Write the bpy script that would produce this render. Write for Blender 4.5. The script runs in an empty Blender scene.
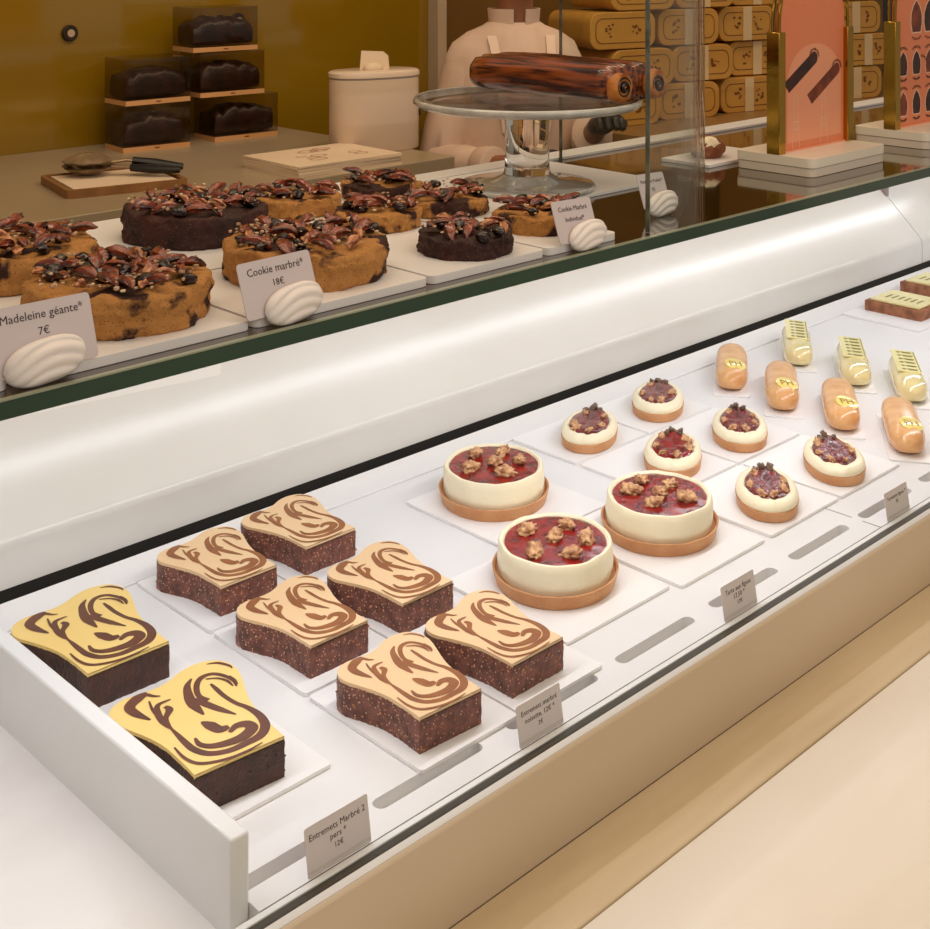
import bpy, bmesh, math, random
from mathutils import Vector, Matrix, noise
R = math.radians
PI = math.pi
random.seed(7)
SC = bpy.context.scene
COL = SC.collection

# ------------------------------------------------------------------ camera
cam_d = bpy.data.cameras.new('camera')
cam = bpy.data.objects.new('camera', cam_d)
COL.objects.link(cam)
cam.location = (0, 0, .73)
cam.rotation_euler = (R(90), 0, -R(44.27))
cam_d.sensor_width = 36
cam_d.lens = 36 * 1330 / 930
cam_d.shift_y = -524.5 / 930
cam_d.clip_start = .02
SC.camera = cam
# ------------------------------------------------------------------ world and light
w = bpy.data.worlds.new('world'); SC.world = w; w.use_nodes = True
bg = w.node_tree.nodes['Background']
bg.inputs[0].default_value = (1.0, .84, .66, 1)
bg.inputs[1].default_value = .30
SC.view_settings.view_transform = 'Standard'
SC.view_settings.look = 'None'
SC.view_settings.exposure = 0
SC.view_settings.gamma = 1


def area(name, loc, tgt, sx, sy, power, color):
    d = bpy.data.lights.new(name, 'AREA'); d.shape = 'RECTANGLE'; d.size = sx; d.size_y = sy
    d.energy = power; d.color = color
    o = bpy.data.objects.new(name, d); COL.objects.link(o); o.location = loc
    v = Vector(tgt) - Vector(loc)
    o.rotation_euler = v.to_track_quat('-Z', 'Y').to_euler()
    return o


def strip(name, loc, ang, sx, sy, power, color):   # long side along X, tilted about X
    d = bpy.data.lights.new(name, 'AREA'); d.shape = 'RECTANGLE'; d.size = sx; d.size_y = sy
    d.energy = power; d.color = color
    o = bpy.data.objects.new(name, d); COL.objects.link(o); o.location = loc
    o.rotation_euler = (R(ang), 0, 0)
    return o


strip('case_led_front', (1.75, .985, .362), 14, 3.2, .02, 6.0, (.98, .96, 1.0))
strip('case_led_rear', (1.75, 1.36, .362), -4, 3.2, .02, 3.0, (.90, .93, 1.0))
area('ceiling_light_customer', (.9, -.9, 1.55), (1.1, .75, 0), 2.6, .7, 15, (1.0, .91, .82))
area('ceiling_light_counter', (.9, 1.0, 1.75), (1.1, 1.2, .38), 2.4, .5, 10, (1.0, .76, .50))
area('ceiling_light_aisle', (2.2, 1.7, 1.75), (2.3, 2.4, .25), 2.6, .35, 13.5, (1.0, .76, .50))

# ------------------------------------------------------------------ materials
def lin(c):
    c = c / 255.0
    return c / 12.92 if c <= .04045 else ((c + .055) / 1.055) ** 2.4


def rgb(r, g, b):
    return (lin(r), lin(g), lin(b), 1)


def newmat(name):
    m = bpy.data.materials.new(name); m.use_nodes = True
    return m, m.node_tree, m.node_tree.nodes['Principled BSDF']


def mat(name, c, c2=None, rough=.5, scale=8, spec=.5, metal=0, bump=0, bscale=None, coat=0, sss=0, stretch=None,
        lo=.35, hi=.65, space='Object', trans=0, ior=1.45, flecks=None, alpha=1):
    m, nt, p = newmat(name)
    L = nt.links
    p.inputs['Roughness'].default_value = rough
    p.inputs['Specular IOR Level'].default_value = spec
    p.inputs['Metallic'].default_value = metal
    p.inputs['Coat Weight'].default_value = coat
    p.inputs['Coat Roughness'].default_value = .08
    p.inputs['Transmission Weight'].default_value = trans
    p.inputs['IOR'].default_value = ior
    if sss:
        p.inputs['Subsurface Weight'].default_value = sss
        p.inputs['Subsurface Radius'].default_value = (.01, .006, .004)
        p.inputs['Subsurface Scale'].default_value = 1
    if space == 'World':
        tc = nt.nodes.new('ShaderNodeNewGeometry'); src = tc.outputs['Position']
    else:
        tc = nt.nodes.new('ShaderNodeTexCoord'); src = tc.outputs['Object']
    mp = nt.nodes.new('ShaderNodeMapping'); L.new(src, mp.inputs[0])
    if stretch: mp.inputs['Scale'].default_value = stretch
    if c2 is None: c2 = tuple(min(1, x * .93) for x in c[:3]) + (1,)
    nz = nt.nodes.new('ShaderNodeTexNoise'); nz.inputs['Scale'].default_value = scale; nz.inputs['Detail'].default_value = 5
    L.new(mp.outputs[0], nz.inputs['Vector'])
    cr = nt.nodes.new('ShaderNodeValToRGB')
    cr.color_ramp.elements[0].position = lo; cr.color_ramp.elements[1].position = hi
    cr.color_ramp.elements[0].color = c; cr.color_ramp.elements[1].color = c2
    L.new(nz.outputs['Fac'], cr.inputs[0])
    out = cr.outputs[0]
    if flecks:
        fc, fs, th = flecks
        vo = nt.nodes.new('ShaderNodeTexVoronoi'); vo.inputs['Scale'].default_value = fs
        L.new(mp.outputs[0], vo.inputs['Vector'])
        r2 = nt.nodes.new('ShaderNodeValToRGB')
        r2.color_ramp.elements[0].position = th; r2.color_ramp.elements[1].position = th + .06
        r2.color_ramp.elements[0].color = (1, 1, 1, 1); r2.color_ramp.elements[1].color = (0, 0, 0, 1)
        L.new(vo.outputs['Distance'], r2.inputs[0])
        mx = nt.nodes.new('ShaderNodeMix'); mx.data_type = 'RGBA'
        L.new(r2.outputs[0], mx.inputs[0]); L.new(out, mx.inputs[6]); mx.inputs[7].default_value = fc
        out = mx.outputs[2]
    L.new(out, p.inputs['Base Color'])
    if bump:
        nb = nt.nodes.new('ShaderNodeTexNoise'); nb.inputs['Scale'].default_value = bscale or scale * 4; nb.inputs['Detail'].default_value = 4
        L.new(mp.outputs[0], nb.inputs['Vector'])
        bp = nt.nodes.new('ShaderNodeBump'); bp.inputs['Strength'].default_value = bump; bp.inputs['Distance'].default_value = .002
        L.new(nb.outputs['Fac'], bp.inputs['Height']); L.new(bp.outputs[0], p.inputs['Normal'])
    return m


def thin_glass(name, tint, ior=1.45, rough=0.0):
    m = bpy.data.materials.new(name); m.use_nodes = True; nt = m.node_tree
    nt.nodes.remove(nt.nodes['Principled BSDF'])
    out = nt.nodes['Material Output']
    t = nt.nodes.new('ShaderNodeBsdfTransparent'); t.inputs[0].default_value = tint
    g = nt.nodes.new('ShaderNodeBsdfGlossy'); g.inputs['Roughness'].default_value = rough
    ge = nt.nodes.new('ShaderNodeNewGeometry')
    dt = nt.nodes.new('ShaderNodeVectorMath'); dt.operation = 'DOT_PRODUCT'
    nt.links.new(ge.outputs['Incoming'], dt.inputs[0]); nt.links.new(ge.outputs['Normal'], dt.inputs[1])
    def mth(op, a, b):
        n = nt.nodes.new('ShaderNodeMath'); n.operation = op
        for i, q in enumerate((a, b)):
            if q is None: continue
            if isinstance(q, (int, float)): n.inputs[i].default_value = q
            else: nt.links.new(q, n.inputs[i])
        return n.outputs[0]
    c = mth('ABSOLUTE', dt.outputs['Value'], None)
    f0 = ((ior - 1) / (ior + 1)) ** 2
    fr = mth('ADD', mth('MULTIPLY', mth('POWER', mth('SUBTRACT', 1.0, c), 5.0), 1 - f0), f0)
    x = nt.nodes.new('ShaderNodeMixShader')
    nt.links.new(fr, x.inputs[0]); nt.links.new(t.outputs[0], x.inputs[1]); nt.links.new(g.outputs[0], x.inputs[2])
    nt.links.new(x.outputs[0], out.inputs[0])
    return m


M = {}
M['white'] = mat('white_solid_surface', rgb(236, 233, 230), rgb(228, 225, 222), .32, 3)
M['panel'] = mat('white_back_panel_enamel', rgb(226, 222, 216), rgb(216, 211, 203), .18, 2)
M['deck'] = mat('white_deck', rgb(234, 231, 230), rgb(226, 223, 222), .4, 3)
M['board'] = mat('white_board', rgb(244, 240, 238), rgb(238, 234, 232), .35, 4)
M['brown_top'] = mat('brown_worktop', rgb(150, 112, 64), rgb(138, 100, 56), .4, 3)
M['marble'] = mat('white_marble', rgb(236, 230, 226), rgb(214, 204, 198), .22, 2.2, lo=.5, hi=.8, stretch=(1, 2.2, 1))
M['cream_stone'] = mat('cream_stone', rgb(242, 232, 217), rgb(232, 218, 200), .3, 2.4, lo=.42, hi=.75, stretch=(.8, 3, 1))
M['tan_stone'] = mat('tan_stone', rgb(222, 200, 164), rgb(206, 182, 144), .35, 5, lo=.4, hi=.7, stretch=(.7, 4, 1))
M['fascia'] = mat('beige_fascia', rgb(214, 192, 164), rgb(206, 184, 154), .35, 2)
M['slot'] = mat('vent_slot_grey', rgb(196, 186, 176), None, .6)
M['seal'] = mat('dark_olive_seal', rgb(60, 50, 32), None, .35)
M['black'] = mat('black_gap', rgb(14, 10, 8), None, .6)
M['joint'] = mat('grey_joint', rgb(150, 138, 128), None, .6)
M['shelf'] = mat('dark_bronze_glass', rgb(58, 40, 14), rgb(50, 34, 12), .04, 2, spec=.9, coat=.6)
M['green'] = mat('green_glass_edge', rgb(62, 82, 66), rgb(44, 68, 58), .15, 6, coat=.5, stretch=(.4, 1, 1))
M['green_highlight'] = mat('green_glass_edge_highlight', rgb(160, 165, 140), None, .15, coat=.5)  # paler tone paints the highlight along the upper glass edge
M['glass'] = thin_glass('clear_pane', (.97, .985, .975, 1), 1.5)
M['film'] = thin_glass('clear_plastic', (.74, .70, .66, 1), 1.5, .05)
M['glass_edge'] = mat('glass_rim', rgb(120, 124, 108), rgb(60, 64, 54), .05, 30, coat=1)
M['crystal'] = mat('clear_crystal', (1, 1, 1, 1), (1, 1, 1, 1), 0.0, 3, trans=1, ior=1.45)
M['crystal_thin'] = thin_glass('pale_crystal', (.975, .975, .97, 1), 1.9, .03)
M['foot_glass'] = mat('whitened_clear_glass', rgb(240, 238, 232), rgb(206, 204, 198), .08, 30, trans=.6, coat=1, stretch=(1, 1, .3))  # clear glass; whitish reflections are put into its colour
M['rim_highlight'] = mat('rim_highlight_glass', rgb(244, 242, 236), rgb(214, 212, 206), .08, 40, trans=.4, coat=1, stretch=(1, 1, .2))  # near-white colour paints the light caught on glass edges
M['choc'] = mat('dark_chocolate_coating', rgb(136, 80, 64), rgb(90, 48, 38), .38, 90, bump=.8, bscale=420, flecks=(rgb(222, 170, 138), 260, .17))
M['choc_plain'] = mat('dark_chocolate_sponge', rgb(78, 42, 30), rgb(54, 26, 18), .45, 60, bump=1, bscale=320)
M['nutfleck'] = mat('chopped_almond', rgb(206, 140, 96), rgb(150, 84, 52), .5, 300)
M['caramel_cream'] = mat('vanilla_glaze', rgb(236, 200, 154), rgb(232, 194, 146), .38, 10)
M['yellow_cream'] = mat('yellow_vanilla_glaze', rgb(242, 208, 128), rgb(238, 202, 120), .35, 10)
M['swirl_amber'] = mat('amber_swirl', rgb(152, 88, 30), rgb(132, 72, 24), .38, 40)
M['swirl_dark'] = mat('chocolate_swirl', rgb(104, 50, 20), rgb(84, 38, 16), .35, 40)
M['crust'] = mat('tart_crust', rgb(214, 158, 108), rgb(196, 134, 84), .55, 30, bump=.5, bscale=400)
M['cream'] = mat('ivory_cream', rgb(248, 236, 204), rgb(244, 230, 194), .35, 12, bump=.25, bscale=90)
M['jelly'] = mat('red_fig_jelly', rgb(158, 20, 14), rgb(96, 10, 8), .12, 70, coat=.25, spec=.4, bump=.5, bscale=160)
M['jelly2'] = mat('purple_fig_jelly', rgb(134, 34, 34), rgb(88, 16, 20), .12, 90, coat=.3, spec=.4, bump=.8, bscale=180)
M['walnut'] = mat('walnut', rgb(232, 182, 130), rgb(150, 88, 48), .45, 130, bump=.7, bscale=350)
M['walnut_d'] = mat('caramelised_walnut', rgb(120, 78, 36), rgb(66, 40, 20), .3, 130, bump=.7, bscale=350, coat=.4)
M['cookie'] = mat('marbled_cookie_dough', rgb(184, 128, 66), rgb(54, 24, 14), .8, 21, bump=1, bscale=170, lo=.52, hi=.57, space='World', flecks=(rgb(120, 70, 32), 340, .16))
M['cookie_dark'] = mat('chocolate_cookie_dough', rgb(66, 26, 16), rgb(42, 16, 10), .65, 30, bump=1, bscale=260, space='World', flecks=(rgb(150, 96, 60), 300, .1))
M['pecan'] = mat('glazed_pecan', rgb(150, 66, 38), rgb(62, 20, 10), .22, 120, bump=.7, bscale=300, coat=.6, stretch=(.3, 2, 2), lo=.4, hi=.6)
M['pecan_l'] = mat('light_pecan', rgb(216, 150, 104), rgb(120, 54, 28), .35, 120, bump=.7, bscale=300, stretch=(.3, 2, 2), lo=.42, hi=.58)
M['chunk'] = mat('dark_chocolate_chunk', rgb(40, 14, 10), rgb(24, 8, 6), .25, 50, coat=.3)
M['crumb'] = mat('pale_nut_crumb', rgb(236, 206, 168), rgb(130, 74, 44), .6, 110)
M['eclair'] = mat('orange_glazed_choux', rgb(232, 178, 118), rgb(216, 154, 96), .26, 40, coat=.35, bump=.25, bscale=160, sss=0)
M['eclair_y'] = mat('pale_yellow_glazed_choux', rgb(238, 226, 166), rgb(230, 206, 148), .12, 14, coat=1)
M['plaque'] = mat('pale_yellow_chocolate_plaque', rgb(246, 234, 168), rgb(240, 226, 156), .2, 20, coat=.5)
M['medal'] = mat('yellow_chocolate_medal', rgb(244, 222, 132), rgb(238, 214, 120), .2, 20, coat=.5)
M['ink_olive'] = mat('olive_print', rgb(120, 112, 48), None, .5)
M['ink'] = mat('grey_brown_print', rgb(74, 58, 56), None, .6)
M['ink_gold'] = mat('gold_print', rgb(150, 106, 30), None, .4)
M['card'] = mat('lilac_white_card', rgb(216, 204, 204), rgb(210, 198, 198), .6, 5)
M['card_low'] = mat('grey_lilac_card', rgb(226, 214, 212), rgb(218, 206, 204), .6, 5)
M['porcelain'] = mat('white_bisque', rgb(248, 238, 232), rgb(242, 232, 226), .35, 5)
M['clear_holder'] = thin_glass('clear_holder', (.99, .99, .98, 1), 1.45, .02)
M['babka'] = mat('glazed_puff_pastry', rgb(148, 72, 30), rgb(56, 18, 10), .2, 34, coat=.6, stretch=(4, .30, 4), lo=.40, hi=.58, bump=.8, bscale=60)
M['babka_end'] = mat('golden_pastry_end', rgb(206, 132, 56), rgb(168, 92, 34), .4, 60, bump=.5, bscale=200)
M['gold'] = mat('polished_brass', rgb(190, 150, 62), rgb(170, 130, 50), .12, 6, metal=1)
M['salmon'] = mat('salmon_print', rgb(232, 138, 96), rgb(224, 128, 86), .3, 4)
M['salmon_l'] = mat('pale_salmon_print', rgb(240, 162, 124), rgb(236, 156, 118), .3, 4)
M['print_white'] = mat('white_fine_print', rgb(244, 196, 168), None, .5)
M['choc_print'] = mat('brown_print', rgb(70, 28, 18), rgb(34, 12, 10), .35, 40)
M['choc_print_l'] = mat('caramel_brown_print', rgb(140, 62, 28), rgb(90, 36, 18), .35, 40)
M['base_white'] = mat('frosted_white_acrylic', rgb(250, 240, 222), rgb(244, 232, 212), .3, 5)
M['base_clear'] = mat('milky_acrylic', rgb(236, 222, 206), rgb(228, 214, 198), .2, 5)
M['greige'] = mat('greige_worktop', rgb(172, 152, 124), rgb(160, 140, 112), .3, 3)
M['cab_dark'] = mat('dark_cabinet', rgb(42, 30, 18), None, .5)
M['mustard'] = mat('mustard_glass_wall', rgb(146, 112, 18), rgb(138, 104, 15), .1, 1.2, spec=.8, coat=.6)
M['white_trim'] = mat('off_white_trim', rgb(196, 170, 140), None, .4)
M['wall_r'] = mat('ochre_wall', rgb(120, 84, 26), rgb(104, 70, 20), .6, 2)
M['tin'] = mat('golden_yellow_tin', rgb(196, 144, 62), rgb(184, 130, 52), .4, 8)
M['tin_print'] = mat('dark_gold_print', rgb(120, 72, 20), None, .4)
M['ribbon'] = mat('pale_paper_band', rgb(214, 184, 140), None, .6)
M['floor'] = mat('floor_stone', rgb(120, 100, 78), rgb(104, 86, 66), .5, 3)
M['cake_d'] = mat('dark_loaf', rgb(58, 26, 16), rgb(30, 12, 8), .35, 40, bump=.8, bscale=200, coat=.3)
M['kraft'] = mat('kraft_board', rgb(212, 158, 104), rgb(202, 148, 94), .6, 12)
M['tin_white'] = mat('white_enamel', rgb(226, 202, 178), rgb(218, 194, 170), .25, 3)
M['paper'] = mat('cream_paper', rgb(232, 208, 178), rgb(226, 200, 170), .7, 6)
M['pink_print'] = mat('faded_pink_print', rgb(204, 150, 126), None, .7)
M['wood'] = mat('brown_wood_tray', rgb(150, 104, 56), rgb(128, 86, 44), .5, 20, stretch=(1, 6, 1))
M['steel'] = mat('tarnished_steel', rgb(176, 150, 118), rgb(140, 118, 90), .35, 40, metal=.6)
M['rubber'] = mat('black_grip', rgb(22, 18, 16), None, .4)
M['jacket'] = mat('white_chef_cotton', rgb(220, 190, 168), rgb(208, 178, 156), .8, 12, bump=1.0, bscale=22)
M['apron'] = mat('pale_apron_cotton', rgb(232, 204, 180), None, .8)
M['skin'] = mat('skin', rgb(150, 98, 68), rgb(140, 90, 62), .5, 8)
M['hair'] = mat('dark_hair', rgb(32, 20, 14), None, .5)
M['glove'] = mat('black_glove', rgb(20, 14, 12), None, .4)
M['trousers'] = mat('dark_trousers', rgb(34, 30, 30), None, .8)
M['blackmark'] = mat('black_speck', rgb(20, 16, 14), None, .5)

# ------------------------------------------------------------------ mesh helper
class G:
    def __init__(s): s.v = []; s.f = []; s.m = []

    def add(s, vs, fs, m=0, T=None):
        o = len(s.v)
        for v in vs:
            v = Vector(v)
            s.v.append(T @ v if T else v)
        for f in fs: s.f.append([i + o for i in f]); s.m.append(m)
        return s

    def box(s, x0, x1, y0, y1, z0, z1, m=0, T=None):
        vs = [(x0, y0, z0), (x1, y0, z0), (x1, y1, z0), (x0, y1, z0), (x0, y0, z1), (x1, y0, z1), (x1, y1, z1), (x0, y1, z1)]
        return s.add(vs, [(3, 2, 1, 0), (4, 5, 6, 7), (0, 1, 5, 4), (1, 2, 6, 5), (2, 3, 7, 6), (3, 0, 4, 7)], m, T)

    def prism(s, poly, z0, z1, m=0, T=None, mt=None):
        n = len(poly)
        vs = [(x, y, z0) for x, y in poly] + [(x, y, z1) for x, y in poly]
        s.add(vs, [list(range(n))[::-1]] + [(i, (i + 1) % n, n + (i + 1) % n, n + i) for i in range(n)], m, T)
        s.add([(x, y, z1) for x, y in poly], [list(range(n))], m if mt is None else mt, T)
        return s

    def extr(s, prof, x0, x1, m=0):    # profile in (y, z) swept along X
        n = len(prof)
        vs = [(x0, y, z) for y, z in prof] + [(x1, y, z) for y, z in prof]
        return s.add(vs, [list(range(n))[::-1], list(range(n, 2 * n))] + [(i, (i + 1) % n, n + (i + 1) % n, n + i) for i in range(n)], m)

    def rings(s, rings, closed=True, cap0=True, cap1=True, m=0, T=None):
        n = len(rings[0]); vs = [p for r in rings for p in r]; fs = []
        for k in range(len(rings) - 1):
            for i in range(n if closed else n - 1):
                j = (i + 1) % n
                fs.append((k * n + i, k * n + j, (k + 1) * n + j, (k + 1) * n + i))
        if cap0: fs.append(list(range(n))[::-1])
        if cap1: fs.append([(len(rings) - 1) * n + i for i in range(n)])
        return s.add(vs, fs, m, T)

    def lathe(s, prof, n=48, m=0, T=None, rf=None, cap0=True, cap1=True, disp=None):
        rr = []
        for r, z in prof:
            ring = []
            for i in range(n):
                a = 2 * PI * i / n
                k = rf(a) if rf else 1
                p = Vector((r * k * math.cos(a), r * k * math.sin(a), z))
                if disp: p = disp(p, a)
                ring.append(p)
            rr.append(ring)
        return s.rings(rr, True, cap0, cap1, m, T)

    def tube(s, pts, rad, n=10, m=0, T=None, flat=1):
        pts = [Vector(p) for p in pts]
        if not hasattr(rad, '__len__'): rad = [rad] * len(pts)
        rr = []; up = None
        for i, p in enumerate(pts):
            t = (pts[min(i + 1, len(pts) - 1)] - pts[max(i - 1, 0)]).normalized()
            if up is None:
                up = Vector((0, 0, 1)) if abs(t.z) < .9 else Vector((1, 0, 0))
            b = t.cross(up).normalized(); c = b.cross(t).normalized(); up = c
            rr.append([p + b * rad[i] * math.cos(2 * PI * k / n) + c * rad[i] * flat * math.sin(2 * PI * k / n) for k in range(n)])
        return s.rings(rr, True, True, True, m, T)

    def sphere(s, c, r, m=0, T=None, n=14, k=9, disp=None):
        rr = []
        if not hasattr(r, '__len__'): r = (r, r, r)
        for j in range(k + 1):
            ph = PI * (j + .02) / (k + .04) - PI / 2
            ring = []
            for i in range(n):
                a = 2 * PI * i / n
                p = Vector((math.cos(ph) * math.cos(a), math.cos(ph) * math.sin(a), math.sin(ph)))
                q = 1 + (disp(p) if disp else 0)
                ring.append(Vector(c) + Vector((p.x * r[0] * q, p.y * r[1] * q, p.z * r[2] * q)))
            rr.append(ring)
        return s.rings(rr, True, True, True, m, T)

    def build(s, name, mats, parent=None, bevel=0, loc=None, rz=0, sharp=40, seg=2):
        if not isinstance(mats, (list, tuple)): mats = [mats]
        me = bpy.data.meshes.new(name)
        me.from_pydata([tuple(v) for v in s.v], [], s.f)
        for m in mats: me.materials.append(M[m])
        for i, p in enumerate(me.polygons): p.material_index = s.m[i]; p.use_smooth = True
        me.update(); me.set_sharp_from_angle(angle=R(sharp))
        o = bpy.data.objects.new(name, me); COL.objects.link(o)
        if parent: o.parent = parent
        if loc: o.location = loc
        if rz: o.rotation_euler.z = rz
        if bevel:
            b = o.modifiers.new('bevel', 'BEVEL'); b.width = bevel; b.segments = seg; b.limit_method = 'ANGLE'; b.angle_limit = R(40)
        return o


def tag(o, label, cat, group=None, kind=None):
    o['label'] = label; o['category'] = cat
    if group: o['group'] = group
    if kind: o['kind'] = kind
    return o


def struct(o, label=None):
    o['kind'] = 'structure'
    if label: o['label'] = label
    return o


def empty(name, loc, rz=0):
    o = bpy.data.objects.new(name, None); COL.objects.link(o); o.location = loc; o.rotation_euler.z = rz
    o.empty_display_size = .05
    return o


def copy_tree(o, parent=None):
    c = o.copy(); COL.objects.link(c)
    if parent is not None: c.parent = parent
    for ch in list(KIDS(o)): copy_tree(ch, c)
    return c


def KIDS(o): return [x for x in bpy.data.objects if x.parent == o]


def text(s, name, size, m, parent, loc, rot=(R(90), 0, 0), align='CENTER', ext=.00015, shear=0, space=1.0):
    cu = bpy.data.curves.new(name, 'FONT'); cu.body = s; cu.size = size; cu.align_x = align; cu.align_y = 'CENTER'
    cu.extrude = ext; cu.shear = shear; cu.resolution_u = 2; cu.space_character = space; cu.space_line = .95
    t = bpy.data.objects.new(name, cu); COL.objects.link(t)
    bpy.context.view_layer.update()
    me = bpy.data.meshes.new_from_object(t.evaluated_get(bpy.context.evaluated_depsgraph_get()))
    bpy.data.objects.remove(t); bpy.data.curves.remove(cu)
    me.name = name; me.materials.clear(); me.materials.append(M[m])
    o = bpy.data.objects.new(name, me); COL.objects.link(o); o.parent = parent; o.location = loc; o.rotation_euler = rot
    return o


def rrect(x0, x1, y0, y1, r, n=5):
    p = []
    for cx, cy, a in ((x1 - r, y1 - r, 0), (x0 + r, y1 - r, 90), (x0 + r, y0 + r, 180), (x1 - r, y0 + r, 270)):
        for i in range(n + 1):
            t = R(a + 90 * i / n); p.append((cx + r * math.cos(t), cy + r * math.sin(t)))
    return p


def chaikin(p, k=2):
    for _ in range(k):
        q = []
        for i in range(len(p)):
            a = p[i]; b = p[(i + 1) % len(p)]
            q += [(a[0] * .75 + b[0] * .25, a[1] * .75 + b[1] * .25), (a[0] * .25 + b[0] * .75, a[1] * .25 + b[1] * .75)]
        p = q
    return p


def inset(poly, d):
    cx = sum(p[0] for p in poly) / len(poly); cy = sum(p[1] for p in poly) / len(poly)
    out = []
    n = len(poly)
    for i in range(n):
        a = Vector(poly[i - 1]); b = Vector(poly[(i + 1) % n]); t = (b - a)
        if t.length < 1e-9: out.append(poly[i]); continue
        t.normalize(); nn = Vector((-t.y, t.x))
        c = Vector((cx, cy)) - Vector(poly[i])
        if area2(poly) < 0: nn = -nn
        q = Vector(poly[i]) + nn * d
        out.append((q.x, q.y))
    return out


def area2(p):
    return sum(p[i][0] * p[(i + 1) % len(p)][1] - p[(i + 1) % len(p)][0] * p[i][1] for i in range(len(p)))


NZ = lambda p, s=1.0, o=0.0: noise.noise(Vector(p) * s + Vector((o, o * 1.7, o * .3)))

# ------------------------------------------------------------------ the setting
struct(G().box(-2, 7, -2.5, 4.2, -.87, -.85).build('floor', 'floor'))
g = G().box(-.6, 2.62, 2.84, 2.9, -.85, 1.9)
struct(g.build('wall_back', 'mustard'))
struct(G().box(2.655, 6.2, 2.84, 2.9, -.85, 1.9).build('wall_right', 'wall_r'))
struct(G().box(2.62, 2.655, 2.80, 2.9, -.85, 1.9).build('trim_1', 'white_trim'))

# ------------------------------------------------------------------ display case
X0, X1 = .02, 3.35
case = tag(empty('display_case', (0, 0, -.85)), 'long white refrigerated pastry display case with a dark glass top shelf', 'display case')
case.matrix_world = Matrix.Translation((0, 0, 0))
case.location = (0, 0, 0)
# body below the deck
g = G().box(X0, X1, .80, 1.56, -.845, -.024)
g.build('cabinet_body', 'fascia', case)
# deck split by the end panel: raised pastry deck right of it
PX = .587
pitch, s0 = .161, .566
ya, yb = .8475, .8625
g = G()
g.box(PX, X1, ya - .025, ya, -.022, 0)       # strip in front of the slots
g.box(PX, X1, yb, 1.4, -.022, 0)             # field behind the slots
segs = []
x = PX
k = 0
while s0 + pitch * k < X1:
    a = s0 + pitch * k; b = a + .126
    if a > x + .001: segs.append((x, a))
    x = b; k += 1
segs.append((x, X1))
rr_ = (yb - ya) / 2; ym = (ya + yb) / 2
for a, b in segs:      # bridges between slots, with rounded slot ends
    left = a > PX + .01; right = b < X1 - .01
    poly = []
    if left: poly += [(a - rr_ + rr_ * math.cos(t), ym + rr_ * math.sin(t)) for t in [PI / 2 - PI * i / 8 for i in range(9)]]
    else: poly += [(a, yb), (a, ya)]
    if right: poly += [(b + rr_ - rr_ * math.cos(t), ym + rr_ * math.sin(t)) for t in [-PI / 2 + PI * i / 8 for i in range(9)]]
    else: poly += [(b, ya), (b, yb)]
    g.prism(poly[::-1], -.022, 0)
g.build('deck', 'deck', case)
g = G().box(PX, X1, ya - .001, yb + .001, -.0235, -.015); g.build('air_slot_floor', 'slot', case)
# front ledge: joint lines, glass seat, seal
g = G().box(X0, X1, .8155, .8215, -.022, .0008); g.build('glass_channel', 'white', case, bevel=.0006)
g = G().box(X0, X1, .8065, .8150, -.022, -.0002); g.build('glass_seal', 'seal', case)
g = G().extr([(.80, -.022), (.8062, -.022), (.8062, .0005), (.802, .0005), (.80, -.001)], X0, X1); g.build('front_trim', 'white', case)
g = G()
for xx in (1.523, 2.42): g.box(xx, xx + .0012, .8225, .8475, -.001, .0004); g.box(xx, xx + .0012, .8625, .9, -.001, .0004)
g.box(PX, X1, .8222, .8230, -.001, .0004)
g.build('deck_joint', 'joint', case)
# fascia
g = G().extr([(.7995, -.001), (.7975, -.0015), (.7955, -.004), (.7955, -.086), (.7995, -.086)], X0, X1)
g.build('fascia', 'fascia', case)
# recessed lower tray left of the end panel
g = G().box(X0, .57, .822, 1.4, -.024, -.021); g.build('side_deck', 'marble', case)
g = G().box(.570, PX, .836, 1.396, -.024, .055); g.build('end_panel', 'white', case, bevel=.0022)
# rear of the well
g = G().box(X0, X1, 1.340, 1.398, 0.0, .003); g.build('rear_ledge', 'deck', case, bevel=.001)
g = G().box(X0, X1, 1.397, 1.42, -.022, -.016); g.box(X0, X1, 1.4162, 1.43, -.022, .0079); g.box(X0, X1, 1.3982, 1.3992, -.016, -.0005); g.build('rear_gap', 'black', case)
prof = [(1.418, .006)]
for i in range(9):
    t = i / 8 * R(44.4)
    prof.append((1.4155 + .018 * (1 - math.cos(t)), .052 + .018 * math.sin(t)))
y_, z_ = prof[-1]
prof += [(y_ + (.20 - z_) * .98, .20), (y_ + (.20 - z_) * .98, .34), (y_ + (.20 - z_) * .98 + .02, .34), (y_ + (.20 - z_) * .98 + .02, .006)]
prof[0] = (1.4155, .008)
for a, b in ((X0, 2.8055), (2.8085, X1)):
    g = G().extr(prof, a, b); g.build('back_panel', 'panel', case, sharp=25)
g = G().box(2.8, 2.814, 1.5, 1.56, .01, .33); g.build('panel_joint', 'joint', case)
# shelf
ZS = .385
g = G().box(X0, X1, .9685, 1.45, ZS - .015, ZS); g.box(X0, X1, .9606, .9684, ZS - .0011, ZS); g.build('glass_shelf', 'shelf', case)
g = G().box(X0, X1, .9565, .968, ZS - .0155, ZS - .0012); g.build('shelf_front_edge', 'green', case)
g = G().box(X0, X1, .9553, .9605, ZS - .0012, ZS + .0002); g.build('shelf_edge_highlight', 'green_highlight', case)  # pale strip, the edge highlight put into colour
g = G().box(1.21, X1, 1.388, 1.43, ZS, ZS + .005); g.build('rear_rail', 'white', case, bevel=.001)
for xx in (X0, X1 - .04): G().box(xx, xx + .04, 1.34, 1.395, .004, ZS - .016).build('shelf_support', 'white', case)
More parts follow.
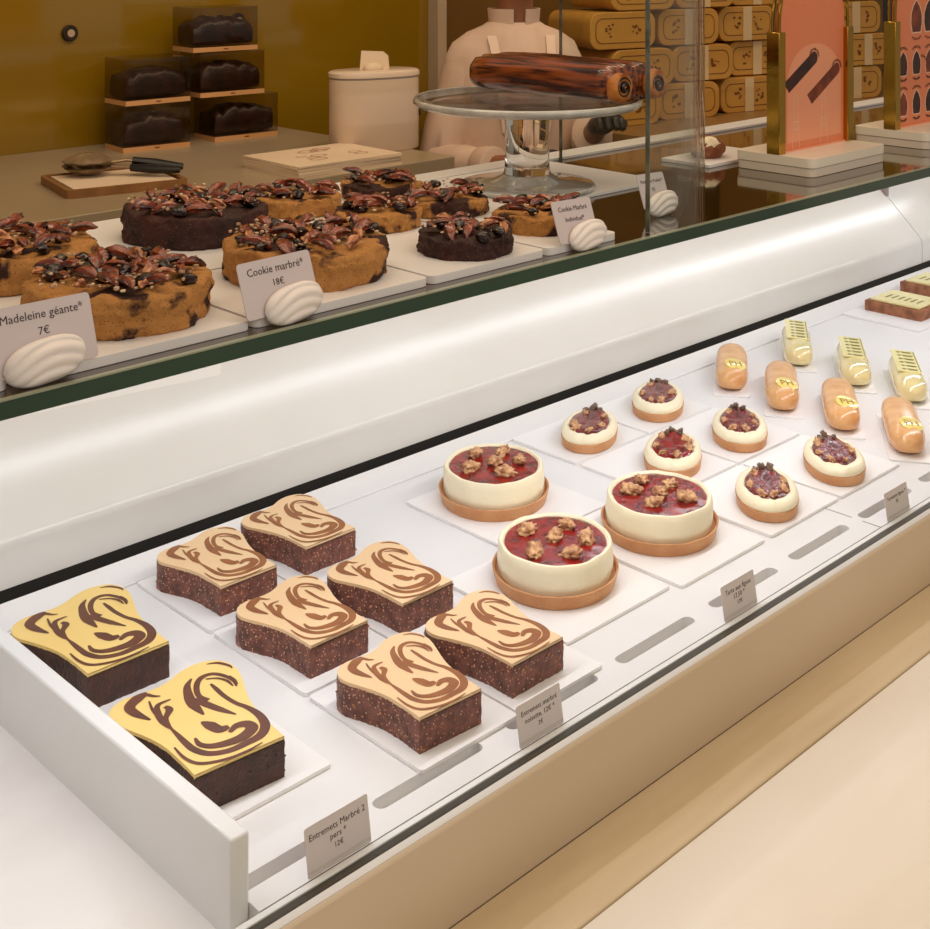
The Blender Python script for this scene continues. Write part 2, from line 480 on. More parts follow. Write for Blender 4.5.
# front glass pane
g = G()
g.add([(X0, .8095, .0), (X1, .8095, .0), (X1, .9575, ZS - .016), (X0, .9575, ZS - .016)], [(0, 1, 2, 3)])
o = g.build('front_glass', 'glass', case)

# customer-side ledges
tag(G().box(X0, X1, .722, .7955, -.845, -.086).build('stone_ledge', 'tan_stone', bevel=.0015),
    'narrow tan stone ledge running along the foot of the display case front', 'ledge')
tag(G().box(.05, X1, .30, .721, -.845, -.088).build('stone_counter', 'cream_stone', bevel=.001),
    'broad cream stone counter in front of the tan ledge, bottom right', 'counter')

# ------------------------------------------------------------------ boards in the well
BZ = .004
def board(x0, x1, y0, y1, label, z=0, h=BZ, r=.004, m='board', group='white serving boards in the case', name='serving_board', rz=0, loc=None):
    g = G()
    cx, cy = (x0 + x1) / 2, (y0 + y1) / 2
    g.prism(rrect(x0 - cx, x1 - cx, y0 - cy, y1 - cy, r), 0, h)
    o = g.build(name, m, bevel=.0008, loc=(cx, cy, z), rz=rz)
    tag(o, label, 'board', group)
    return o


board(.592, .735, .922, 1.098, 'white board under the plain-sided slice cake nearest the end panel front')
board(.592, .735, 1.102, 1.30, 'white board under the yellow-topped slice cake at the far left')
rows = [(.858, 1.020), (1.024, 1.183), (1.187, 1.336)]
rn = ['front', 'middle', 'rear']
for ci, (a, b) in enumerate(((.784, .906), (.909, 1.03))):
    for ri, (c, d) in enumerate(rows):
        board(a, b if not (ci and ri) else b - .01, c, d, 'white board under the %s-row nut-coated slice cake in the %s nut column' % (rn[ri], ('left', 'right')[ci]))
board(1.034, 1.21, .91, 1.094, 'white board under the nearest large round red tart')
board(1.218, 1.386, .90, 1.094, 'white board under the right-hand large round red tart')
board(1.145, 1.325, 1.098, 1.285, 'white board under the rear large round red tart')
for ci, (a, b) in enumerate(((1.40, 1.557), (1.563, 1.72))):
    for ri, (c, d) in enumerate(((.90, 1.052), (1.058, 1.208), (1.214, 1.34))):
        board(a, b, c, d, 'white board under the %s small fig tart of the %s column' % (rn[ri], ('left', 'right')[ci]))
board(2.33, 2.53, 1.18, 1.34, 'white board under the nearer brown layer bar at the far right')
board(2.54, 2.74, 1.21, 1.34, 'white board under the farther brown layer bar at the far right')

# ------------------------------------------------------------------ slice cakes
OUT = [(0, 0), (0, 0), (0, .022), (-.001, .043), (-.005, .060), (-.012, .078), (-.018, .092), (-.017, .105), (-.009, .115), (.003, .119), (.016, .1175), (.028, .1165),
       (.040, .119), (.053, .1265), (.069, .1295), (.084, .125), (.091, .113), (.0915, .098), (.085, .079), (.077, .058), (.0735, .036), (.073, 0), (.073, 0)]
ST = [[(0.064, 0.095, 0.0015), (0.064, 0.086, 0.003), (0.064, 0.074, 0.003), (0.066, 0.06, 0.003), (0.07, 0.049, 0.0035), (0.072, 0.035, 0.005), (0.069, 0.021, 0.006), (0.06, 0.012, 0.006), (0.047, 0.01, 0.005), (0.033, 0.01, 0.0045), (0.02, 0.016, 0.0045), (0.014, 0.027, 0.0045), (0.013, 0.039, 0.004), (0.013, 0.05, 0.003), (0.013, 0.061, 0.001)],
[(0.078, 0.079, 0.0008), (0.08, 0.089, 0.0025), (0.077, 0.1, 0.003), (0.071, 0.107, 0.0032), (0.062, 0.107, 0.0036), (0.054, 0.099, 0.0036), (0.049, 0.086, 0.0034), (0.052, 0.076, 0.003)],
[(0.056, 0.111, 0.0008), (0.048, 0.103, 0.004), (0.042, 0.088, 0.0065), (0.04, 0.077, 0.007), (0.04, 0.061, 0.001)],
[(0.044, 0.084, 0.004), (0.048, 0.072, 0.0055), (0.053, 0.059, 0.0045), (0.059, 0.046, 0.0008)],
[(0.075, 0.122, 0.0006), (0.083, 0.118, 0.0024), (0.088, 0.109, 0.002), (0.088, 0.104, 0.0006)],
[(0.081, 0.096, 0.0006), (0.081, 0.088, 0.0022), (0.08, 0.081, 0.0006)],
[(0.034, 0.054, 0.001), (0.037, 0.046, 0.008), (0.04, 0.037, 0.0075), (0.047, 0.036, 0.003)],
[(0.044, 0.029, 0.002), (0.052, 0.033, 0.005), (0.059, 0.03, 0.0075), (0.059, 0.023, 0.008), (0.048, 0.018, 0.0075), (0.035, 0.019, 0.006), (0.025, 0.023, 0.0045), (0.02, 0.03, 0.0035), (0.021, 0.039, 0.0012)],
[(0.02, 0.114, 0.003), (0.011, 0.112, 0.008), (0.001, 0.105, 0.007), (0.001, 0.094, 0.006), (0.006, 0.08, 0.001)],
[(0.019, 0.112, 0.003), (0.022, 0.107, 0.002), (0.026, 0.104, 0.0006)],
[(0.03, 0.095, 0.0008), (0.019, 0.094, 0.003), (0.014, 0.084, 0.004), (0.012, 0.072, 0.004), (0.012, 0.062, 0.0012)],
[(0.022, 0.089, 0.0025), (0.023, 0.083, 0.0045), (0.016, 0.075, 0.003), (0.013, 0.066, 0.003), (0.013, 0.058, 0.0008)],
[(0.004, 0.038, 0.0008), (0.004, 0.022, 0.002), (0.009, 0.01, 0.0024), (0.023, 0.003, 0.0022), (0.04, 0.001, 0.0018), (0.056, 0.003, 0.0007)],
[(0.064, 0.103, 0.0008), (0.072, 0.098, 0.0016), (0.076, 0.09, 0.002), (0.076, 0.081, 0.0006)],
[(0.016, 0.103, 0.0008), (0.013, 0.091, 0.0018), (0.012, 0.078, 0.0016), (0.012, 0.067, 0.0006)]]


def stroke(st):
    # smooth the centre line, then widen it into a closed ribbon
    p = [Vector((u, v)) for u, v, w in st]; ws = [w for u, v, w in st]
    cp = []
    n = len(p)
    for i in range(n - 1):
        p0 = p[max(0, i - 1)]; p1 = p[i]; p2 = p[i + 1]; p3 = p[min(n - 1, i + 2)]
        for k in range(6):
            t = k / 6
            q = .5 * ((2 * p1) + (p2 - p0) * t + (2 * p0 - 5 * p1 + 4 * p2 - p3) * t * t + (3 * p1 - p0 - 3 * p2 + p3) * t ** 3)
            cp.append((q, ws[i] * (1 - t) + ws[i + 1] * t))
    cp.append((p[-1], ws[-1]))
    L_, R_ = [], []
    for i, (q, w_) in enumerate(cp):
        a = cp[max(0, i - 1)][0]; b = cp[min(len(cp) - 1, i + 1)][0]; t = (b - a).normalized(); nn = Vector((-t.y, t.x)) * (min(w_ * 1.3, w_ + .0014) + .0002) / 2
        L_.append(q + nn); R_.append(q - nn)
    return L_, R_


def resample(p, d):
    out = []
    n = len(p)
    for i in range(n):
        a = Vector(p[i]); b = Vector(p[(i + 1) % n]); L = (b - a).length
        k = max(1, int(round(L / d)))
        for j in range(k):
            q = a.lerp(b, j / k); out.append((q.x, q.y))
    return out


def slice_cake(loc, rz, sc, nuts, label, seed):
    root = empty('slice_cake', loc, rz)
    tag(root, label, 'cake', 'marbled slice cakes')
    base = resample(chaikin([(u * sc, v * sc) for u, v in OUT], 2), .0016)
    H = .0295 * (1.1 if sc > 1 else 1)
    g = G(); rr = []
    for j in range(12):
        z = H * j / 11
        ring = []
        ins = -.0006 if j == 11 else 0
        for i, (x, y) in enumerate(base):
            n = len(base); a = Vector(base[i - 1]); b = Vector(base[(i + 1) % n]); t = (b - a).normalized(); nn = Vector((t.y, -t.x))
            if area2(base) < 0: nn = -nn
            d = NZ((x * 260, y * 260, z * 260), 1, seed * 3.1) * .0009 + NZ((x * 60, y * 60, z * 60), 1, seed) * .0007 + ins
            ring.append((x + nn.x * d, y + nn.y * d, z + (NZ((x * 300, y * 300, seed)) * .0005 if 0 < j < 11 else 0)))
        rr.append(ring)
    g.rings(rr)
    g.build('chocolate_body', 'choc' if nuts else 'choc_plain', root, sharp=60)
    # glaze with the swirl inlaid
    g = G()
    top = inset(base, .0006)
    g.prism(top, H - .0005, H + .0030)
    for k, st in enumerate(ST):
        l_, r_ = stroke(st)
        z = H + .0031 + k * .00003
        vs = [(p.x * sc, p.y * sc, z) for p in l_] + [(p.x * sc, p.y * sc, z) for p in r_]
        m_ = len(l_)
        g.add(vs, [(m_ + i, m_ + i + 1, i + 1, i) for i in range(m_ - 1)], 1)
    g.build('marbled_glaze', ['caramel_cream', 'swirl_amber'] if nuts else ['yellow_cream', 'swirl_dark'], root, sharp=30)
    rnd = random.Random(seed)
    g = G()
    n = len(base)
    for i in range(95 if nuts else 40):
        k = rnd.randrange(n); x, y = base[k]
        a = Vector(base[k - 1]); b = Vector(base[(k + 1) % n]); t = (b - a).normalized(); nn = Vector((t.y, -t.x))
        if area2(base) < 0: nn = -nn
        z = rnd.uniform(.002, H - .001); r = rnd.uniform(.0006, .0013)
        g.sphere((x + nn.x * .0004, y + nn.y * .0004, z), (r * rnd.uniform(.7, 1.3), r * rnd.uniform(.7, 1.3), r * rnd.uniform(.6, 1.2)), n=6, k=4)
    o = g.build('chopped_nuts' if nuts else 'chocolate_crumbs', 'nutfleck' if nuts else 'choc_plain', root, sharp=80)
    o['kind'] = 'stuff'
    return root


slice_cake((.607, .943, BZ), R(-5), 1.19, False, 'larger yellow and dark swirl slice cake, nearer of the two by the end panel', 1)
slice_cake((.619, 1.143, BZ), R(-1), 1.19, False, 'larger yellow and dark swirl slice cake, farther of the two by the end panel', 2)
for (x, y, lab) in ((.7985, .877, 'nut-coated amber swirl slice cake nearest the viewer, behind the price cards'),
                    (.921, .880, 'nut-coated amber swirl slice cake in front row, right one beside the large tart'),
                    (.803, 1.041, 'nut-coated amber swirl slice cake in the middle row, left one'),
                    (.923, 1.040, 'nut-coated amber swirl slice cake in the middle row, right one'),
                    (.808, 1.204, 'nut-coated amber swirl slice cake in the rear row, left one'),
                    (.930, 1.214, 'nut-coated amber swirl slice cake in the rear row, right one by the dark rear gap')):
    slice_cake((x, y, BZ), R(-4 if x < .8 else random.uniform(-1, .8)), 1.0, True, lab, int(x * 1000 + y * 100))

# ------------------------------------------------------------------ nuts
def walnut_geo(seed, r):
    def d(p):
        return .42 * NZ((p.x * 2.2, p.y * 2.2, p.z * 2.2), 1, seed) + .16 * math.sin(p.x * 9 + seed + 2 * p.z) * abs(p.y) + .26 * NZ(p, 5.5, seed + 4) - .25 * math.exp(-(p.y / .16) ** 2)
    g = G().sphere((0, 0, 0), (r, r * .68, r * .48), n=30, k=18, disp=d)
    return g


def pecan_geo(seed, L):
    rr = []
    N = 12
    for j in range(N + 1):
        t = j / N; w = math.sin(PI * (t * .94 + .03)) ** .7
        ring = []
        for i in range(16):
            a = 2 * PI * i / 16
            ridge = 1 + .30 * math.cos(a * 5 + .6) * (1 if math.sin(a) > 0 else .2)
            x = (t - .5) * L; y = math.cos(a) * L * .205 * w * ridge; z = math.sin(a) * L * .13 * w * ridge
            groove = -abs(math.cos(a)) * 0
            if math.sin(a) > 0 and abs(math.cos(a)) < .2: z *= .62
            z += .1 * L * math.sin(PI * t) + NZ((x * 300, y * 300, z * 300), 1, seed) * L * .04
            ring.append((x, y, z))
        rr.append(ring)
    return G().rings(rr)


def proto_mesh(g, name, m, sharp=80):
    o = g.build(name, m, sharp=sharp); me = o.data; bpy.data.objects.remove(o); return me


WAL = [proto_mesh(walnut_geo(k * 3.7, .0095), 'walnut_piece', 'walnut') for k in range(5)]
WALD = [proto_mesh(walnut_geo(k * 2.7 + 1, .0075), 'walnut_piece', 'walnut_d') for k in range(4)]
PEC = [proto_mesh(pecan_geo(k * 5.1, .032), 'pecan_half', 'pecan') for k in range(4)]
PECL = [proto_mesh(pecan_geo(k * 5.1 + 2, .024), 'pecan_half', 'pecan_l') for k in range(3)]
CHK = [proto_mesh(G().sphere((0, 0, 0), (.0085, .007, .005), n=12, k=8, disp=lambda p, k=k: .35 * NZ(p, 2.2, k * 3)), 'chocolate_chunk', 'chunk', 35) for k in range(4)]


def inst(me, name, parent, loc, rot, s=1):
    o = bpy.data.objects.new(name, me); COL.objects.link(o); o.parent = parent; o.location = loc; o.rotation_euler = rot
    o.scale = (s, s, s) if not hasattr(s, '__len__') else s
    return o


# ------------------------------------------------------------------ large tarts
def big_tart(x, y, label, seed, walnuts):
    root = empty('fig_tart', (x, y, BZ))
    root.rotation_euler.z = R(36); root.scale = (1.10, 1.0, 1.0)
    tag(root, label, 'tart', 'large round red jelly tarts')
    rn_ = random.Random(seed)
    dz = lambda p, a: Vector((p.x, p.y, p.z + .0006 * NZ((p.x * 60, p.y * 60, seed))))
    g = G().lathe([(.0670, 0), (.0680, .001), (.0714, .0145), (.0718, .0160), (.0708, .0168), (.0692, .0160), (.0676, .0105), (.055, .010)], 72, disp=dz)
    g.build('crust', 'crust', root)

    def dc(p, a):
        n = NZ((math.cos(a) * 2.2, math.sin(a) * 2.2, p.z * 60), 1, seed) * .0012 + NZ((p.x * 120, p.y * 120, p.z * 120), 1, seed) * .0004
        r = math.hypot(p.x, p.y)
        zz = p.z + (.0014 * NZ((math.cos(a) * 3, math.sin(a) * 3, 2), 1, seed) if p.z > .04 else 0)
        return Vector((p.x * (1 + n / r), p.y * (1 + n / r), zz))
    g = G().lathe([(.058, .0102), (.0635, .0105), (.0650, .013), (.0655, .024), (.0650, .037), (.0645, .0425), (.0628, .0450), (.0602, .0452), (.0580, .0435), (.0572, .039), (.03, .038)], 96, disp=dc)
    g.build('cream_collar', 'cream', root)
    g = G().lathe([(.0574, .0380), (.0577, .0418), (.0574, .0425), (.045, .0428), (.03, .0428), (.015, .0428), (.004, .0428)], 96, disp=lambda p, a: Vector((p.x, p.y, p.z + .0005 * NZ((p.x * 90, p.y * 90, seed)))))
    g.build('jelly', 'jelly', root)
    for i, (ia_, ib_) in enumerate(walnuts):
        wv = Vector((.716, -.698)) * ia_ * .054 + Vector((.698, .716)) * ib_ * .054
        a = math.atan2(wv.y, wv.x) - R(36); r = wv.length
        o = inst(WAL[(i + seed) % 5], 'walnut', root, (r * math.cos(a), r * math.sin(a), .0462), (rn_.uniform(-.3, .3), rn_.uniform(-.3, .3), rn_.uniform(0, 6)), rn_.uniform(1.15, 1.4))
    return root


big_tart(1.130, 1.012, 'large round red jelly tart with walnuts, nearest of the three large tarts', 3, [(-.58, .35), (-.45, -.56), (0, .08), (.28, .6), (.64, -.03), (.29, -.64)])
big_tart(1.315, 1.006, 'large round red jelly tart with walnuts, right one in front of the small fig tarts', 5, [(-.63, .14), (-.33, .65), (.3, .4), (.02, .02), (.58, -.26), (-.2, -.5)])
big_tart(1.236, 1.214, 'large round red jelly tart with walnuts, rear one beside the slice cakes', 8, [(-.45, .5), (.22, .62), (.02, .06), (.6, .12), (-.56, -.24), (.27, -.54)])

# ------------------------------------------------------------------ small fig tarts
def small_tart(x, y, rz, label, seed, jm='jelly2'):
    root = empty('fig_tartlet', (x - .004, y - .014, BZ), R(36) + rz)
    root.scale = (1.82, 1.0, 1.0)
    tag(root, label, 'tart', 'small egg-shaped fig tarts')
    rn_ = random.Random(seed)
    egg = lambda a: 1 + .10 * math.cos(a) - .04 * math.cos(2 * a) + .015 * math.cos(3 * a)
    g = G().lathe([(.0355, 0), (.037, .001), (.0382, .011), (.0385, .0125), (.0372, .013), (.02, .0128)], 56, rf=egg)
    g.build('crust', 'crust', root)

    def dc(p, a):
        n = NZ((math.cos(a) * 2, math.sin(a) * 2, p.z * 80), 1, seed) * .0008
        r = math.hypot(p.x, p.y)
        jag = (NZ((math.cos(a) * 5, math.sin(a) * 5, 3), 1, seed) * .0030) if r < .031 else 0
        return Vector((p.x * (1 + (n + jag) / r), p.y * (1 + (n + jag) / r), p.z))
    g = G().lathe([(.034, .0128), (.0372, .0132), (.0380, .0165), (.0366, .0210), (.0325, .0245), (.0290, .0252), (.0270, .0240), (.0262, .0215), (.012, .021)], 72, rf=egg, disp=dc)
    g.build('cream_collar', 'cream', root)

    def dj(p, a):
        pk = max(0, math.cos(a)) ** 6 * .002 * (math.hypot(p.x, p.y) / .026)
        return Vector((p.x * (1 + .10 * max(0, math.cos(a)) ** 6) + pk * .3, p.y, p.z + pk + .0014 * NZ((p.x * 140, p.y * 140, seed))))
    g = G().lathe([(.0272, .0215), (.0272, .0245), (.0255, .0260), (.020, .0268), (.013, .0270), (.007, .0270), (.002, .0270)], 56, rf=egg, disp=dj)
    g.build('jelly', jm, root)
    for i, a in enumerate((100, 150, 205, 262, 300, 40)):
        aa = R(a + rn_.uniform(-12, 12)); r = .0215 * egg(aa)
        inst(WAL[(i + seed) % 5], 'walnut', root, (r * math.cos(aa), r * math.sin(aa), .0265), (rn_.uniform(-.6, .6), rn_.uniform(-.6, .6), rn_.uniform(0, 6)), rn_.uniform(.55, .8))
    for i, (a, r, z) in enumerate(((6, .0295, .0285), (-16, .027, .0275), (24, .026, .0275))):
        inst(WALD[(i + seed) % 4], 'walnut', root, (r * math.cos(R(a)), r * math.sin(R(a)), z), (rn_.uniform(-.6, .6), rn_.uniform(-1, 0), rn_.uniform(0, 6)), rn_.uniform(.7, .95))['label'] = 'dark caramelised walnut'
    return root


small_tart(1.477, .968, R(2), 'small fig tart with glossy jelly in the front row, left one beside the large tart', 11)
small_tart(1.638, .965, R(6), 'small fig tart in the front row, right one near the orange eclairs', 12)
small_tart(1.495, 1.132, R(-2), 'small fig tart partly hidden behind the right-hand large tart', 13, 'jelly')
small_tart(1.643, 1.122, R(2), 'small fig tart with peaked top in the middle row, left of the orange eclairs', 14)
small_tart(1.482, 1.272, R(-6), 'small fig tart at the left end of the rear row', 15)
small_tart(1.652, 1.278, R(-2), 'small fig tart at the right end of the rear row, beside the rearmost orange eclair', 16)

# ------------------------------------------------------------------ eclairs
ED = R(34)
EL, EW, EH = .184, .052, .035


def bun(g, L, W, H, m=0, seed=0):
    rr = []
    N = 28
    for j in range(N + 1):
        t = -1 + 2 * j / N
        e = 1 - abs(t) ** 5
        e = max(.02, e) ** .5
        x = t * L / 2
        ring = []
        for i in range(28):
            a = 2 * PI * i / 28
            ca, sa = math.cos(a), math.sin(a)
            y = W / 2 * (abs(ca) ** .8 * (1 if ca > 0 else -1)) * e
            z = H * .46 + (H * .54 * abs(sa) ** .85 if sa > 0 else -H * .46 * abs(sa) ** .55) * (e ** .8)
            ring.append((x, y * (1 + .03 * NZ((x * 30, a, seed))), z))
        rr.append(ring)
    return g.rings(rr, m=m)


def eboard(cx, cy, lab):
    g = G().prism(rrect(-.094, .094, -.029, .029, .0025), 0, .0022)
    o = g.build('serving_card', 'board', bevel=.0004, loc=(cx, cy, .0002), rz=ED)
    tag(o, lab, 'board', 'white cards under the eclairs')


def eclair_o(nx, ny, lab, lb):
    nx += .014; ny += .006
    cx, cy = nx + math.cos(ED) * EL / 2, ny + math.sin(ED) * EL / 2
    eboard(cx - .004, cy - .003, lb)
    root = empty('eclair', (cx, cy, .0024), ED + PI)      # local +X towards the viewer
    tag(root, lab, 'eclair', 'orange-glazed eclairs')
    bun(G(), EL, EW, EH, seed=cx * 40).build('choux_bun', 'eclair', root, sharp=80)
    g = G().lathe([(.0160, -.004), (.0168, 0), (.0168, .0018), (.0158, .0024), (.001, .0024)], 36)
    md = g.build('chocolate_medal', 'medal', root, sharp=50)
    md.location = (EL * .27, .006, EH - .0012); md.rotation_euler = (R(-12), R(13), 0)
    t = text('PH', 'medal_lettering', .018, 'ink_gold', md, (0, 0, .0025), rot=(0, 0, PI / 2 + .15 + R(8)))
    return root


def eclair_y(nx, ny, lab, lb):
    nx += .010; ny -= .004
    cx, cy = nx + math.cos(ED) * EL / 2, ny + math.sin(ED) * EL / 2
    eboard(cx - .004, cy - .003, lb)
    root = empty('eclair', (cx, cy, .0024), ED + PI)
    tag(root, lab, 'eclair', 'yellow-glazed eclairs')
    bun(G(), EL, EW, EH, seed=cx * 30).build('choux_bun', 'eclair_y', root, sharp=80)
    g = G().prism(rrect(-.078, .034, -.019, .019, .001), 0, .0022)
    md = g.build('chocolate_plaque', 'plaque', root, bevel=.0005)
    md.location = (0, 0, EH - .0008); md.rotation_euler = (R(-4), 0, 0)
    g = G()
    for k in range(6):
        x = -.070 + k * .018
        g.box(x, x + .0035, -.003, .014, .0022, .0025)
        g.box(x + .005, x + .0075, -.001, .012, .0022, .0025)
        g.lathe([(.0035, .0022), (.0035, .0025)], 8, T=Matrix.Translation((x + .004, -.0075, 0)))
    g.box(-.076, .032, .0165, .0178, .0022, .0025)
    g.build('printed_pattern', 'ink_olive', md)
    return root


for (x, y, a, b) in ((1.734, .893, 'orange-glazed eclair with round yellow medal, nearest, cut by the right edge', 'card under the nearest orange eclair'),
                     (1.748, 1.003, 'orange-glazed eclair with round yellow medal, second from the front', 'card under the second orange eclair from the front'),
                     (1.757, 1.112, 'orange-glazed eclair with round yellow medal, third from the front', 'card under the third orange eclair from the front'),
                     (1.779, 1.222, 'orange-glazed eclair with round yellow medal, rearmost and leftmost', 'card under the rearmost orange eclair')):
    eclair_o(x, y, a, 'white ' + b)
for (x, y, a, b) in ((1.968, 1.222, 'yellow-glazed eclair under a printed plaque, rearmost and leftmost of the three', 'card under the leftmost yellow eclair'),
                     (1.945, 1.100, 'yellow-glazed eclair under a printed plaque, middle of the three', 'card under the middle yellow eclair'),
                     (1.940, 1.000, 'yellow-glazed eclair under a printed plaque, rightmost of the three', 'card under the rightmost yellow eclair')):
    eclair_y(x, y, a, 'white ' + b)

# brown bars
def bar(x, y, lab):
    root = empty('layer_bar', (x, y, BZ))
    tag(root, lab, 'cake', 'brown layer bars')
    g = G(); rr = []
    base = resample(rrect(0, .105, 0, .118, .002, 2), .003)
    for j in range(6):
        rr.append([(px + .0006 * NZ((px * 300, py * 300, j)), py + .0006 * NZ((py * 300, px * 300, j)), .019 * j / 5) for px, py in base])
    g.rings(rr); g.build('sponge', 'crust', root).data.materials[0] = M['sponge']
    g = G().prism(rrect(.008, .097, .008, .110, .002), .019, .0235)
    p = g.build('glazed_plaque', 'plaque', root, bevel=.0022)
    g = G()
    for k in range(6):
        g.box(.035, .062, .024 + k * .013, .028 + k * .013, .0234, .0238)
    g.build('printed_pattern', 'ink_olive', p)
    return root


M['sponge'] = mat('brown_sponge', rgb(170, 108, 70), rgb(122, 70, 44), .7, 60, bump=.8, bscale=300)
bar(2.385, 1.205, 'nearer brown sponge bar with yellow printed plaque, at the right edge')
bar(2.565, 1.225, 'farther brown sponge bar with yellow printed plaque, behind the other at the right edge')

# ------------------------------------------------------------------ price cards
def low_card(x0, x1, lines, lab, h=.036, y=.8235):
    W = x1 - x0
    root = empty('price_card', ((x0 + x1) / 2, y, .0006))
    tag(root, lab, 'price card', 'price cards along the front glass')
    T = Matrix.Rotation(R(-9), 4, 'X')
    g = G(); pr = rrect(-W / 2, W / 2, 0, h, .002)
    n = len(pr)
    g.add([(x, -.0003, z) for x, z in pr] + [(x, .0003, z) for x, z in pr],
          [list(range(n)), list(range(n, 2 * n))[::-1]] + [(i, n + i, n + (i + 1) % n, (i + 1) % n) for i in range(n)])
    c = g.build('card', 'card_low', root); c.rotation_euler.x = R(-9)
    z = h - .009
    for i, (s, sz) in enumerate(lines):
        text(s, 'lettering', sz, 'ink', c, (0, -.0004, z - i * .0072), ext=.0001, space=1.02)
    g = G().box(-W / 2, W / 2, -.0012, -.0007, 0, .005)
    hd = g.build('clear_holder', 'clear_holder', root); hd.rotation_euler.x = R(-9)
    return root


low_card(.633, .697, [('Entremets Marbré 2', .0068), ('pers *', .0066), ('12€', .0056)], 'price card nearest the viewer, beside the front corner of the end panel', h=.037)
low_card(.872, .931, [('Entremets marbré', .0064), ('noisette, 12€ *', .0064), ('2€', .0054)], 'price card in front of the nut-coated slice cakes', h=.036)
low_card(1.190, 1.252, [('Tarte aux figues', .0072), ('17,50 *', .0072), ('17€', .006)], 'price card in front of the large red tarts', h=.036)
low_card(1.542, 1.60, [('Tartelette figues *', .0062), ('7€', .006)], 'price card in front of the small fig tarts, rightmost on the ledge', h=.034)


def shell_card(loc, rz, W, H, lines, lab, roll=0, sc=1.0, dx=0):
    root = empty('shell_card_holder', loc, rz)
    tag(root, lab, 'price card', 'price cards in white shell holders')
    # ribbed madeleine-shaped shell standing on its edge
    rr = []
    N = 44
    for j in range(N + 1):
        t = -1 + 2 * j / N
        ring = []
        e = max(0.0, 1 - abs(t) ** 2.6) ** .5
        for i in range(72):
            a = 2 * PI * i / 72
            x = t * .033 * sc
            z = .0165 * sc + math.sin(a) * .0165 * sc * e + t * .003 * sc
            bulge = math.cos(a)
            rib = .0032 * (abs(math.sin((z / sc - t * .006 + t * t * .012) * 330)) - .6)
            y = -(max(0, bulge) ** .8) * (.010 + rib) * sc * e if bulge > 0 else .002 * sc * e * -bulge
            ring.append((x + dx, y, z))
        rr.append(ring)
    sh = G().rings(rr).build('shell', 'porcelain', root, sharp=80)
    sh.rotation_euler.x = R(-14)
    pr = rrect(-W / 2, W / 2, .002, .002 + H, .0035); n = len(pr)
    g = G(); g.add([(x, -.0004, z) for x, z in pr] + [(x, .0004, z) for x, z in pr],
                   [list(range(n)), list(range(n, 2 * n))[::-1]] + [(i, n + i, n + (i + 1) % n, (i + 1) % n) for i in range(n)])
    c = g.build('card', 'card', root); c.location = (0, .0042, .008); c.rotation_euler = (R(-20), R(roll), 0)
    for i, (s, sz) in enumerate(lines):
        text(s, 'lettering', sz, 'ink', c, (.008 if 'Made' in lines[0][0] else 0, -.0006, H - .008 - i * .0125 * (H / .05)), ext=.0001)
    return root


shell_card((.486, .968, ZS), R(-1), .100, .052, [('Madeleine géante*', .0094), ('7€', .0085)], 'shell-held price card at the left edge, before the nearest round pecan cake', dx=.004, sc=1.04)
shell_card((.720, .966, ZS), R(3), .084, .050, [('Cookie marbré*', .0098), ('18€', .0085)], 'shell-held price card in front of the second round pecan cake', roll=0, dx=.010, sc=1.02)
shell_card((1.124, .965, ZS), R(0), .066, .047, [('Cookie Marbré', .0078), ('Individuel*', .0076), ('10€', .0076)], 'shell-held price card tilted before the small pecan cookies', roll=2, dx=.012, sc=.95)
shell_card((1.334, 1.018, ZS), R(0), .054, .044, [('Petit Pain Praliné*', .006), ('7€', .007)], 'shell-held price card standing inside the curved glass guard', roll=2, dx=.008, sc=.90)

# ------------------------------------------------------------------ upper shelf boards and cakes
SB = .0085
board(1.205, 1.525, 1.158, 1.385, 'added pale board standing in for the reflection under the glass cake stand', z=ZS, h=.004, r=.005, group='white boards on the dark glass shelf')  # added board, stands in for the foot's reflection and brightens the stand
gx = [(.28, .462), (.466, .686), (.690, .900), (.904, 1.072), (1.076, 1.195)]
gn = ['at the left edge', 'under the nearest pecan cake', 'under the second pecan cake', 'under the small dark cookie', 'under the rightmost small cookie']
for i, (a, b) in enumerate(gx):
    board(a, b, .974, 1.150, 'white shelf board %s, front row' % gn[i], z=ZS, h=SB, r=.008, group='white boards on the dark glass shelf')
    board(a, b + (.03 if i == 4 else 0), 1.154, 1.445, 'white shelf board %s, back row' % gn[i], z=ZS, h=SB, r=.006, group='white boards on the dark glass shelf')


